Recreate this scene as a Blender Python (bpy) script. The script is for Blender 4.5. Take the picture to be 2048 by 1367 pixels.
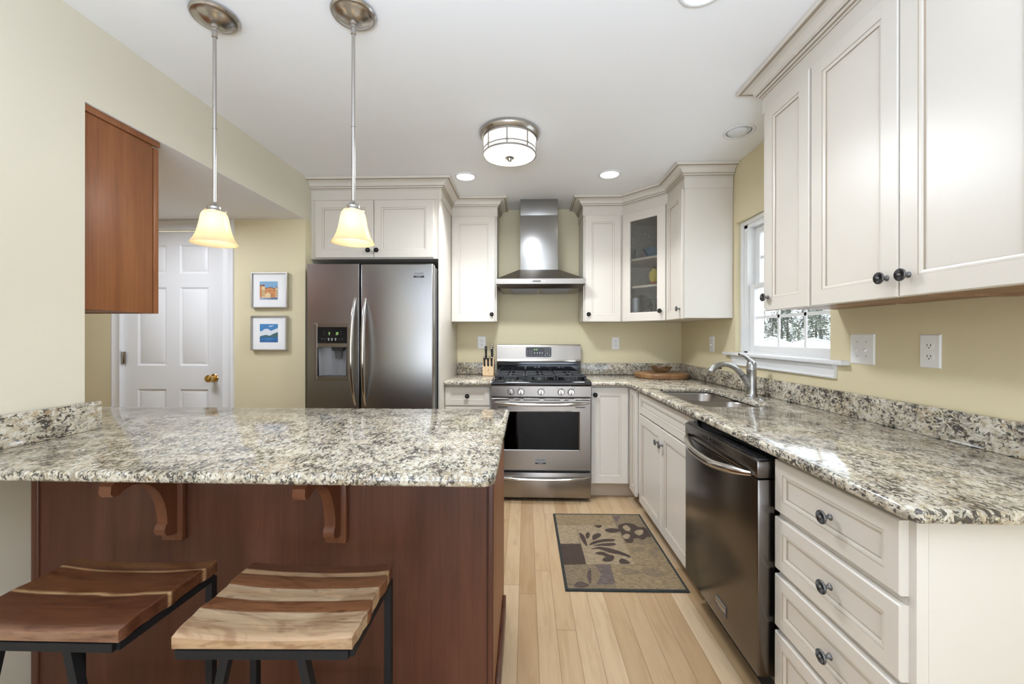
import bpy, bmesh, math, random
from mathutils import Vector, Matrix

for o in list(bpy.data.objects):
    bpy.data.objects.remove(o)
SC = bpy.context.scene
COL = SC.collection
PI = math.pi
random.seed(7)

# ------------------------------------------------------------------ camera
cam_d = bpy.data.cameras.new('camera')
cam = bpy.data.objects.new('camera', cam_d)
COL.objects.link(cam)
CAM_H = 1.262
cam.matrix_world = (Matrix.Translation((0, 0, CAM_H)) @ Matrix.Rotation(0.0329, 4, 'Z')
                    @ Matrix.Rotation(PI / 2, 4, 'X') @ Matrix.Rotation(0.0011, 4, 'Z'))
cam_d.sensor_width = 36.0
cam_d.lens = 815.63 / 2048 * 36.0
cam_d.shift_y = -11.0 / 2048
cam_d.clip_start = 0.02
cam_d.clip_end = 400
SC.camera = cam

# ------------------------------------------------------------------ world, exposure
world = bpy.data.worlds.new('overcast_sky')
SC.world = world
world.use_nodes = True
wn = world.node_tree
wn.nodes.clear()
w_out = wn.nodes.new('ShaderNodeOutputWorld')
w_bg = wn.nodes.new('ShaderNodeBackground')
w_bg.inputs['Color'].default_value = (0.88, 0.94, 1.0, 1)
w_bg.inputs['Strength'].default_value = 2.5
wn.links.new(w_bg.outputs[0], w_out.inputs['Surface'])

SC.view_settings.view_transform = 'Standard'
SC.view_settings.look = 'None'
SC.view_settings.gamma = 1.0
SC.view_settings.use_curve_mapping = False
SC.view_settings.exposure = 0.42
SC.cycles.use_denoising = True
SC.cycles.max_bounces = 10
SC.cycles.diffuse_bounces = 5
SC.cycles.glossy_bounces = 5
SC.cycles.transmission_bounces = 8
SC.cycles.transparent_max_bounces = 12
SC.cycles.caustics_reflective = False
SC.cycles.caustics_refractive = False
SC.cycles.sample_clamp_indirect = 6.0


# ------------------------------------------------------------------ daylight and added fill lights
def area_light(name, loc, rot, sx, sy, power, color, shape='RECTANGLE', spread=PI):
    l = bpy.data.lights.new(name, 'AREA')
    l.shape = shape
    l.size = sx
    l.size_y = sy
    l.energy = power
    l.color = color
    l.spread = spread
    o = bpy.data.objects.new(name, l)
    COL.objects.link(o)
    o.location = loc
    o.rotation_euler = rot
    return o


DAY = (0.70, 0.90, 1.22)
FILL_COOL = (0.75, 0.92, 1.19)
# daylight entering through the glass door and windows of the dining end, behind the photographer
area_light('daylight_glass_door', (-0.1, -3.0, 1.25), (PI / 2, 0, 0), 2.7, 2.1, 9, DAY)
area_light('daylight_dining_window', (1.36, -1.6, 1.5), (0, PI / 2, 0), 1.4, 1.6, 4, DAY)
# added fill tilted up to brighten the ceiling, standing in for snow bounce
area_light('rear_upward_fill', (-0.1, -2.9, 0.5), (math.radians(150), 0, 0), 2.7, 1.0, 28, FILL_COOL)
# added upward fill that brightens the ceiling; no lamp hangs here
area_light('ceiling_fill_light', (-0.1, -0.45, 1.45), (PI, 0, 0), 1.3, 1.1, 52, FILL_COOL, 'ELLIPSE')
# a portal guides the open sky through the kitchen window
po = area_light('sky_portal', (1.4336 + 0.16, 2.40, 1.585), (0, PI / 2, 0), 0.90, 0.868, 1, DAY)
po.data.cycles.is_portal = True
# added fill under the hall ceiling, out of view and without a fixture
area_light('hall_fill_light', (-2.45, 2.2, 2.09), (0, 0, 0), 0.5, 0.5, 11, (0.88, 0.95, 1.08), 'DISK')


# ------------------------------------------------------------------ node helpers
class NT:
    def __init__(self, name):
        self.m = bpy.data.materials.new(name)
        self.m.use_nodes = True
        self.t = self.m.node_tree
        self.t.nodes.clear()
        self.out = self.t.nodes.new('ShaderNodeOutputMaterial')

    def n(self, typ, props=None, **inp):
        nd = self.t.nodes.new('ShaderNode' + typ)
        for k, v in (props or {}).items():
            setattr(nd, k, v)
        for k, v in inp.items():
            self.set(nd, k.replace('_', ' '), v)
        return nd

    def set(self, nd, key, v):
        s = nd.inputs[int(key[1:])] if key[0] == '#' else nd.inputs[key]
        if isinstance(v, bpy.types.NodeSocket):
            self.t.links.new(v, s)
        elif isinstance(v, tuple) and len(v) == 3 and s.type == 'RGBA':
            s.default_value = (*v, 1)
        else:
            s.default_value = v

    def math(self, op, a, b=0.0, c=None):
        nd = self.t.nodes.new('ShaderNodeMath')
        nd.operation = op
        self.set(nd, '#0', a)
        self.set(nd, '#1', b)
        if c is not None:
            self.set(nd, '#2', c)
        return nd.outputs[0]

    def ramp(self, fac, stops, interp='LINEAR'):
        nd = self.t.nodes.new('ShaderNodeValToRGB')
        cr = nd.color_ramp
        cr.interpolation = interp
        while len(cr.elements) < len(stops):
            cr.elements.new(0.5)
        for e, (p, c) in zip(cr.elements, stops):
            e.position = p
            e.color = (*c, 1)
        self.t.links.new(fac, nd.inputs[0])
        return nd.outputs['Color']

    def mix(self, fac, a, b, mode='MIX'):
        nd = self.t.nodes.new('ShaderNodeMix')
        nd.data_type = 'RGBA'
        nd.blend_type = mode
        nd.clamp_factor = True
        self.set(nd, '#0', fac)
        self.set(nd, '#6', a)
        self.set(nd, '#7', b)
        return nd.outputs[2]

    def pos(self, scale=(1, 1, 1), rot=(0, 0, 0), loc=(0, 0, 0)):
        g = self.t.nodes.new('ShaderNodeNewGeometry')
        return self.map(g.outputs['Position'], scale, rot, loc)

    def objc(self, scale=(1, 1, 1), rot=(0, 0, 0), loc=(0, 0, 0)):
        g = self.t.nodes.new('ShaderNodeTexCoord')
        return self.map(g.outputs['Object'], scale, rot, loc)

    def map(self, v, scale=(1, 1, 1), rot=(0, 0, 0), loc=(0, 0, 0)):
        mp = self.t.nodes.new('ShaderNodeMapping')
        mp.inputs['Scale'].default_value = scale
        mp.inputs['Rotation'].default_value = rot
        mp.inputs['Location'].default_value = loc
        self.t.links.new(v, mp.inputs['Vector'])
        return mp.outputs[0]

    def noise(self, v, scale, detail=3.0, rough=0.5, dist=0.0):
        nd = self.n('TexNoise', None, Vector=v, Scale=scale, Detail=detail, Roughness=rough, Distortion=dist)
        return nd.outputs['Fac']

    def bump(self, h, strength=0.2, dist=0.01):
        nd = self.n('Bump', None, Height=h, Strength=strength, Distance=dist)
        return nd.outputs['Normal']

    def bsdf(self, **kw):
        b = self.n('BsdfPrincipled', None, **kw)
        self.t.links.new(b.outputs[0], self.out.inputs['Surface'])
        return b

    def surf(self, s):
        self.t.links.new(s, self.out.inputs['Surface'])
        return self.m


M = {}


def simple(key, col, rough=0.5, metal=0.0, **kw):
    n = NT(key)
    n.bsdf(Base_Color=col, Roughness=rough, Metallic=metal, **kw)
    M[key] = n.m
    return n.m


def paint(key, col, rough, bump=0.03, scale=180.0, var=0.03):
    n = NT(key)
    f = n.noise(n.pos(), 1.7, 2)
    c = n.mix(f, tuple(x * (1 - var) for x in col), tuple(min(1, x * (1 + var)) for x in col))
    h = n.noise(n.pos(), scale, 2)
    n.bsdf(Base_Color=c, Roughness=rough, Normal=n.bump(h, bump, 0.002))
    M[key] = n.m


paint('wall_cream', (0.70, 0.615, 0.405), 0.6)
paint('wall_pale', (0.67, 0.62, 0.50), 0.6)
paint('ceiling_white', (0.87, 0.87, 0.87), 0.8, 0.05)
paint('trim_white', (0.76, 0.76, 0.76), 0.35, 0.01)
paint('cabinet_cream', (0.66, 0.61, 0.54), 0.33, 0.01)
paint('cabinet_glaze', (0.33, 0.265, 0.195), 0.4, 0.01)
paint('plastic_white', (0.85, 0.85, 0.84), 0.3, 0.0)
paint('toe_tan', (0.50, 0.40, 0.29), 0.5, 0.01)
paint('snow', (0.88, 0.90, 0.93), 0.8, 0.2, 2.0)
paint('house_wall', (0.55, 0.53, 0.50), 0.8)


def wood(key, dark, mid, light, axis='Z', scale=1.0, rough=0.3, coat=0.0, contrast=(0.3, 0.7), fine=1.0, spec=0.32):
    n = NT(key)
    s = {'X': (0.12, 1, 1), 'Y': (1, 0.12, 1), 'Z': (1, 1, 0.12)}[axis]
    v = n.pos(tuple(a * scale for a in s))
    a = n.noise(v, 9, 5, 0.6, 0.6)
    s2 = {'X': (0.03, 1, 1), 'Y': (1, 0.03, 1), 'Z': (1, 1, 0.03)}[axis]
    b = n.noise(n.pos(tuple(q * scale for q in s2)), 140, 3, 0.6)
    c = n.ramp(a, [(contrast[0], dark), (0.5, mid), (contrast[1], light)])
    b2 = n.ramp(b, [(0.35, (0.78, 0.78, 0.78)), (0.6, (1, 1, 1))])
    c = n.mix(0.6 * fine, c, n.mix(1.0, c, b2, 'MULTIPLY'))
    n.bsdf(Base_Color=c, Roughness=rough, Coat_Weight=coat, Coat_Roughness=0.15, Specular_IOR_Level=spec,
           Normal=n.bump(b, 0.05, 0.001))
    M[key] = n.m


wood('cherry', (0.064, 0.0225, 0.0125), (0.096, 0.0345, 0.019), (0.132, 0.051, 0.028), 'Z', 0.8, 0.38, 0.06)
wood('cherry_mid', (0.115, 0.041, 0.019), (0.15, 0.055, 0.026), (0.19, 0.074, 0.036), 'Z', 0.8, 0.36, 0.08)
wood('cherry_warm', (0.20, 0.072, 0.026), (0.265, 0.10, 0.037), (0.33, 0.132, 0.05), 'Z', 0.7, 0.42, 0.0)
wood('cabinet_underside', (0.26, 0.15, 0.085), (0.34, 0.205, 0.12), (0.42, 0.26, 0.155), 'Y', 1.0, 0.5)
wood('maple_block', (0.60, 0.42, 0.25), (0.70, 0.51, 0.31), (0.76, 0.58, 0.37), 'Z', 1.5, 0.45)
wood('bark', (0.10, 0.085, 0.07), (0.16, 0.14, 0.12), (0.22, 0.2, 0.17), 'Z', 1.0, 0.9)


def granite():
    n = NT('granite')
    v = n.pos()
    vd = n.map(v, (1.0, 0.55, 0.8), (0.25, 0.35, 0.7))
    base = n.ramp(n.noise(vd, 75, 4, 0.65, 0.6), [(0.30, (0.44, 0.37, 0.26)), (0.42, (0.66, 0.60, 0.48)), (0.54, (0.79, 0.765, 0.69)), (0.7, (0.84, 0.835, 0.80))])
    tan = n.ramp(n.noise(v, 7.0, 3, 0.5), [(0.48, (0, 0, 0)), (0.64, (1, 1, 1))])
    tan2 = n.ramp(n.noise(v, 70, 3, 0.6), [(0.46, (0, 0, 0)), (0.60, (1, 1, 1))])
    tf = n.math('MULTIPLY', n.math('MULTIPLY', tan, tan2), 0.72)
    c = n.mix(tf, base, (0.42, 0.29, 0.15))
    clus = n.noise(v, 11, 2, 0.5)
    grey = n.ramp(n.math('ADD', n.noise(vd, 66, 4, 0.68, 1.0), n.math('MULTIPLY', n.math('SUBTRACT', clus, 0.5), 0.25)), [(0.45, (1, 1, 1)), (0.505, (0, 0, 0))])
    c = n.mix(n.math('MULTIPLY', grey, 0.60), c, (0.25, 0.225, 0.19))
    dk = n.math('ADD', n.noise(vd, 92, 4, 0.64, 1.1), n.math('MULTIPLY', n.math('SUBTRACT', clus, 0.5), 0.30))
    dark = n.ramp(dk, [(0.425, (1, 1, 1)), (0.475, (0, 0, 0))])
    c = n.mix(n.math('MULTIPLY', dark, 0.93), c, (0.052, 0.048, 0.046))
    rust = n.ramp(n.noise(v, 130, 2, 0.5, 0.3), [(0.68, (0, 0, 0)), (0.72, (1, 1, 1))])
    c = n.mix(n.math('MULTIPLY', rust, 0.8), c, (0.10, 0.055, 0.04))
    c = n.mix(1.0, c, (0.77, 0.735, 0.68), 'MULTIPLY')
    n.bsdf(Base_Color=c, Roughness=0.09, Specular_IOR_Level=0.6)
    M['granite'] = n.m


granite()


def maple_floor():
    n = NT('maple_floor')
    g = n.t.nodes.new('ShaderNodeNewGeometry')
    sep = n.n('SeparateXYZ', None, Vector=g.outputs['Position'])
    W, L = 0.0826, 1.15
    rx = n.math('DIVIDE', n.math('ADD', sep.outputs['X'], 0.0296), W)
    row = n.math('FLOOR', rx)
    wn_ = n.n('TexWhiteNoise', {'noise_dimensions': '1D'}, W=row)
    off = n.math('MULTIPLY', wn_.outputs['Value'], 7.31)
    uy = n.math('ADD', n.math('DIVIDE', sep.outputs['Y'], L), off)
    cell = n.math('FLOOR', uy)
    cmb = n.n('CombineXYZ', None, X=row, Y=cell)
    rnd = n.n('TexWhiteNoise', {'noise_dimensions': '2D'}, Vector=cmb.outputs[0])
    col = n.ramp(rnd.outputs['Value'], [(0.0, (0.53, 0.365, 0.205)), (0.35, (0.61, 0.44, 0.265)),
                                        (0.7, (0.665, 0.495, 0.31)), (1.0, (0.70, 0.545, 0.365))])
    shift = n.n('VectorMath', {'operation': 'SCALE'}, Vector=cmb.outputs[0], Scale=3.7)
    pv = n.n('VectorMath', {'operation': 'ADD'})
    n.set(pv, '#0', n.map(g.outputs['Position'], (1, 0.11, 1)))
    n.set(pv, '#1', shift.outputs[0])
    gr = n.noise(pv.outputs[0], 26, 5, 0.6, 0.8)
    gc = n.ramp(gr, [(0.30, (0.80, 0.74, 0.66)), (0.55, (1, 1, 1)), (0.8, (1.05, 1.04, 1.02))])
    col = n.mix(0.75, col, n.mix(1.0, col, gc, 'MULTIPLY'))
    knot = n.ramp(n.noise(pv.outputs[0], 9, 2, 0.5, 1.5), [(0.27, (1, 1, 1)), (0.33, (0, 0, 0))])
    col = n.mix(n.math('MULTIPLY', knot, 0.45), col, (0.33, 0.2, 0.1))
    fx = n.math('FRACT', rx)
    fy = n.math('FRACT', uy)
    ex = n.math('MINIMUM', fx, n.math('SUBTRACT', 1.0, fx))
    ey = n.math('MINIMUM', fy, n.math('SUBTRACT', 1.0, fy))
    lx = n.math('LESS_THAN', ex, 0.013)
    ly = n.math('LESS_THAN', ey, 0.0011)
    ln = n.math('MAXIMUM', lx, ly)
    col = n.mix(n.math('MULTIPLY', ln, 0.72), col, (0.16, 0.09, 0.04))
    col = n.mix(1.0, col, (0.69, 0.655, 0.61), 'MULTIPLY')
    n.bsdf(Base_Color=col, Roughness=0.30, Normal=n.bump(n.math('SUBTRACT', 1.0, ln), 0.25, 0.001))
    M['maple_floor'] = n.m


maple_floor()


def steel(key, col, rough, aniso=0.0, axis='Z', streak=0.03):
    n = NT(key)
    s = {'X': (0.02, 1, 1), 'Y': (1, 0.02, 1), 'Z': (1, 1, 0.02)}[axis]
    h = n.noise(n.pos(s), 900, 1, 0.4)
    r = n.math('ADD', n.math('MULTIPLY', h, streak), rough - streak / 2)
    kw = {}
    if aniso:
        tg = n.n('Tangent', {'direction_type': 'RADIAL', 'axis': 'Z'})
        kw = dict(Anisotropic=aniso, Tangent=tg.outputs[0])
    n.bsdf(Base_Color=col, Metallic=1.0, Roughness=r, Normal=n.bump(h, 0.010, 0.0004), **kw)
    M[key] = n.m


steel('stainless', (0.315, 0.285, 0.255), 0.31, 0.0, 'X')
steel('stainless_vertical', (0.36, 0.35, 0.34), 0.30, 0.0, 'Z')
steel('stainless_darkened', (0.16, 0.143, 0.128), 0.24, 0.0, 'Z')  # same stainless on the dishwasher, its dark reflections put into the base colour
steel('brushed_nickel', (0.46, 0.43, 0.40), 0.23, 0.0, 'Z')
steel('handle_steel', (0.56, 0.54, 0.52), 0.18, 0.0, 'Z', 0.02)
simple('faucet_steel', (0.40, 0.395, 0.39), 0.24, 1.0)
simple('pewter', (0.15, 0.145, 0.14), 0.45, 0.85)
simple('pewter_dark', (0.06, 0.058, 0.055), 0.45, 0.7)
simple('brass', (0.80, 0.56, 0.22), 0.16, 1.0)
simple('silver_bowl', (0.66, 0.65, 0.63), 0.18, 1.0)
simple('frame_silver', (0.62, 0.61, 0.59), 0.35, 1.0)
simple('black_gloss', (0.012, 0.012, 0.013), 0.07)
simple('black_plastic', (0.022, 0.022, 0.024), 0.35)
simple('black_iron', (0.030, 0.031, 0.034), 0.5)
simple('black_steel', (0.008, 0.0085, 0.010), 0.5, 0.0, Specular_IOR_Level=0.3)
simple('charcoal_plastic', (0.075, 0.075, 0.078), 0.4)
simple('grey_plastic', (0.26, 0.26, 0.27), 0.38)
simple('gap_black', (0.008, 0.007, 0.006), 0.8)
simple('mat_board', (0.83, 0.83, 0.82), 0.7)
simple('ivory_slot', (0.70, 0.68, 0.62), 0.4)
simple('slot_dark', (0.06, 0.05, 0.045), 0.5)
simple('mark_grey', (0.42, 0.42, 0.42), 0.4)
simple('legend_white', (0.55, 0.55, 0.55), 0.5)


def emis(key, col, strength, base=(0.8, 0.8, 0.8)):
    n = NT(key)
    n.bsdf(Base_Color=base, Roughness=0.4, Emission_Color=(*col, 1), Emission_Strength=strength)
    M[key] = n.m


emis('lamp_lens', (1.0, 0.97, 0.92), 6.0)
emis('bulb', (1.0, 0.94, 0.85), 38.0)
emis('drum_glass', (1.0, 0.965, 0.92), 0.62)
emis('display_green', (0.55, 1.0, 0.30), 0.55, (0.05, 0.08, 0.04))
emis('display_white', (1.0, 1.0, 1.0), 0.42, (0.2, 0.2, 0.2))
simple('lens_off', (0.72, 0.72, 0.73), 0.3)


def shade_glass():
    n = NT('amber_shade')
    f = n.noise(n.pos(), 30, 3)
    col = n.mix(f, (0.93, 0.78, 0.52), (0.96, 0.84, 0.61))
    d = n.n('BsdfDiffuse', None, Color=col)
    t = n.n('BsdfTranslucent', None, Color=col)
    gl = n.n('BsdfGlossy', None, Color=(1, 1, 1), Roughness=0.2)
    m1 = n.n('MixShader', None, Fac=0.62)
    n.set(m1, '#1', d.outputs[0])
    n.set(m1, '#2', t.outputs[0])
    m2 = n.n('MixShader', None, Fac=0.06)
    n.set(m2, '#1', m1.outputs[0])
    n.set(m2, '#2', gl.outputs[0])
    M['amber_shade'] = n.surf(m2.outputs[0])


shade_glass()


def clear_glass(key, tint, bump=0.0, scale=60, rough=0.0, gloss=1.0):
    n = NT(key)
    tr = n.n('BsdfTransparent', None, Color=tint)
    kw = {}
    if bump:
        h = n.noise(n.pos(), scale, 2, 0.5, 0.3)
        kw['Normal'] = n.bump(h, bump, 0.012)
    gl = n.n('BsdfGlossy', None, Color=(1, 1, 1), Roughness=rough, **kw)
    fr = n.n('Fresnel', None, IOR=1.5, **kw)
    bf = n.t.nodes.new('ShaderNodeNewGeometry').outputs['Backfacing']
    f = n.math('MULTIPLY', n.math('MULTIPLY', fr.outputs[0], gloss), n.math('SUBTRACT', 1.0, bf))
    m = n.n('MixShader', None, Fac=f)
    n.set(m, '#1', tr.outputs[0])
    n.set(m, '#2', gl.outputs[0])
    M[key] = n.surf(m.outputs[0])


clear_glass('window_glass', (0.96, 0.98, 0.98))
clear_glass('seeded_glass', (0.80, 0.80, 0.775), 1.0, 150, 0.04, 1.5)
clear_glass('oven_glass', (0.05, 0.05, 0.05), 0.0, 60, 0.02, 0.45)
clear_glass('table_glass', (0.80, 0.84, 0.86), 0.5, 60, 0.05, 2.2)

for k, c in dict(art_sky=(0.22, 0.40, 0.60), art_orange=(0.62, 0.27, 0.10), art_cream=(0.74, 0.55, 0.30),
                 art_brown=(0.20, 0.09, 0.05), art_water=(0.42, 0.46, 0.55), art_blue=(0.06, 0.22, 0.47),
                 art_cloud=(0.68, 0.72, 0.76), art_green=(0.06, 0.14, 0.13), art_deep=(0.03, 0.13, 0.33),
                 rug_dark=(0.072, 0.043, 0.028), rug_edge=(0.032, 0.036, 0.032), rug_light=(0.33, 0.235, 0.125),
                 rug_pale=(0.40, 0.30, 0.18), rug_purple=(0.165, 0.12, 0.10), rug_grey=(0.26, 0.19, 0.11),
                 rug_brown=(0.12, 0.078, 0.06),
                 ceramic_blue=(0.12, 0.26, 0.40), ceramic_yellow=(0.80, 0.66, 0.06), ceramic_red=(0.45, 0.10, 0.04),
                 ceramic_teal=(0.04, 0.17, 0.19), ceramic_lilac=(0.62, 0.66, 0.78), ceramic_brown=(0.16, 0.08, 0.06)).items():
    if k.startswith('rug'):
        n = NT(k)
        f = n.ramp(n.noise(n.pos((0.3, 1, 1)), 110, 4, 0.75), [(0.3, (0, 0, 0)), (0.7, (1, 1, 1))])
        n.bsdf(Base_Color=n.mix(f, tuple(x * 0.30 for x in c), tuple(x * 0.92 for x in c)), Roughness=0.95,
               Normal=n.bump(n.noise(n.pos(), 500, 2), 0.6, 0.003))
        M[k] = n.m
    else:
        simple(k, c, 0.35 if k.startswith('ceramic') else 0.7)


def seat_wood(key, stops, warp=0.05, seed=0.0):
    n = NT(key)
    tc = n.t.nodes.new('ShaderNodeTexCoord')
    sep = n.n('SeparateXYZ', None, Vector=tc.outputs['Object'])
    v = n.map(tc.outputs['Object'], (1.0, 3.2, 3.0), (0, 0, 0), (seed, seed, 0))
    wv = n.noise(v, 3.0, 2, 0.5, 0.6)
    y = n.math('ADD', n.math('DIVIDE', sep.outputs['Y'], 0.30), 0.5)
    y = n.math('ADD', y, n.math('MULTIPLY', n.math('SUBTRACT', wv, 0.5), warp * 2))
    c = n.ramp(y, stops)
    g = n.noise(n.map(tc.outputs['Object'], (0.20, 3.4, 2.4), (0, 0, 0.05), (seed, 0, 0)), 20, 5, 0.68, 1.8)
    gc = n.ramp(g, [(0.32, (0.42, 0.32, 0.25)), (0.46, (0.90, 0.86, 0.84)), (0.7, (1.1, 1.08, 1.05))])
    c = n.mix(0.85, c, n.mix(1.0, c, gc, 'MULTIPLY'))
    fig = n.noise(n.map(tc.outputs['Object'], (0.55, 1.6, 1.6), (0, 0, 0.5), (seed * 3, 0, 0)), 7, 3, 0.55, 2.2)
    fc = n.ramp(fig, [(0.36, (0.62, 0.52, 0.46)), (0.46, (1, 1, 1)), (0.56, (1, 1, 1)), (0.66, (1.22, 1.18, 1.12))])
    c = n.mix(0.8, c, n.mix(1.0, c, fc, 'MULTIPLY'))
    kn = n.n('TexVoronoi', None, Vector=n.map(tc.outputs['Object'], (1.0, 1.9, 1.0), (0, 0, 0), (seed * 2, 0, 0)), Scale=7.0)
    kf = n.ramp(kn.outputs['Distance'], [(0.03, (1, 1, 1)), (0.11, (0, 0, 0))])
    c = n.mix(n.math('MULTIPLY', kf, 0.7), c, (0.06, 0.025, 0.012))
    n.bsdf(Base_Color=c, Roughness=0.36, Normal=n.bump(g, 0.08, 0.001))
    M[key] = n.m


LW, BW, DW = (0.40, 0.262, 0.15), (0.22, 0.095, 0.042), (0.105, 0.042, 0.022)
PW = (0.46, 0.345, 0.225)
seat_wood('seat_striped', [(0.0, LW), (0.29, PW), (0.305, BW), (0.43, (0.17, 0.072, 0.033)), (0.445, PW), (0.52, (0.36, 0.24, 0.14)), (0.60, PW),
                           (0.615, BW), (0.77, (0.16, 0.072, 0.036)), (0.785, LW), (0.83, LW), (0.85, DW), (1.0, (0.13, 0.06, 0.034))], 0.045, 1.3)
seat_wood('seat_dark', [(0.0, (0.50, 0.34, 0.20)), (0.06, (0.17, 0.075, 0.042)), (0.14, (0.115, 0.042, 0.020)), (0.42, (0.10, 0.036, 0.017)),
                        (0.44, (0.55, 0.36, 0.18)), (0.47, (0.135, 0.052, 0.021)), (0.78, (0.12, 0.046, 0.020)),
                        (0.80, (0.45, 0.28, 0.14)), (0.82, DW), (0.88, (0.20, 0.095, 0.04)), (1.0, DW)], 0.05, 4.1)


def butcher():
    n = NT('butcher_block')
    tc = n.t.nodes.new('ShaderNodeTexCoord')
    v = n.map(tc.outputs['Object'], (1, 1, 1), (0, 0, 0.9))
    sep = n.n('SeparateXYZ', None, Vector=v)
    row = n.math('FLOOR', n.math('DIVIDE', sep.outputs['X'], 0.045))
    cl = n.math('FLOOR', n.math('DIVIDE', n.math('ADD', sep.outputs['Y'], n.math('MULTIPLY', row, 0.037)), 0.09))
    r = n.n('TexWhiteNoise', {'noise_dimensions': '2D'}, Vector=n.n('CombineXYZ', None, X=row, Y=cl).outputs[0])
    c = n.ramp(r.outputs['Value'], [(0, (0.16, 0.075, 0.03)), (0.5, (0.27, 0.14, 0.06)), (1, (0.37, 0.21, 0.10))])
    n.bsdf(Base_Color=c, Roughness=0.4)
    M['butcher_block'] = n.m


butcher()


def needles():
    n = NT('needles')
    f = n.noise(n.pos(), 0.9, 2)
    c = n.ramp(f, [(0.35, (0.15, 0.17, 0.13)), (0.6, (0.24, 0.265, 0.21)), (0.75, (0.45, 0.47, 0.44))])
    n.bsdf(Base_Color=c, Roughness=0.9)
    M['needles'] = n.m


needles()


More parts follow.
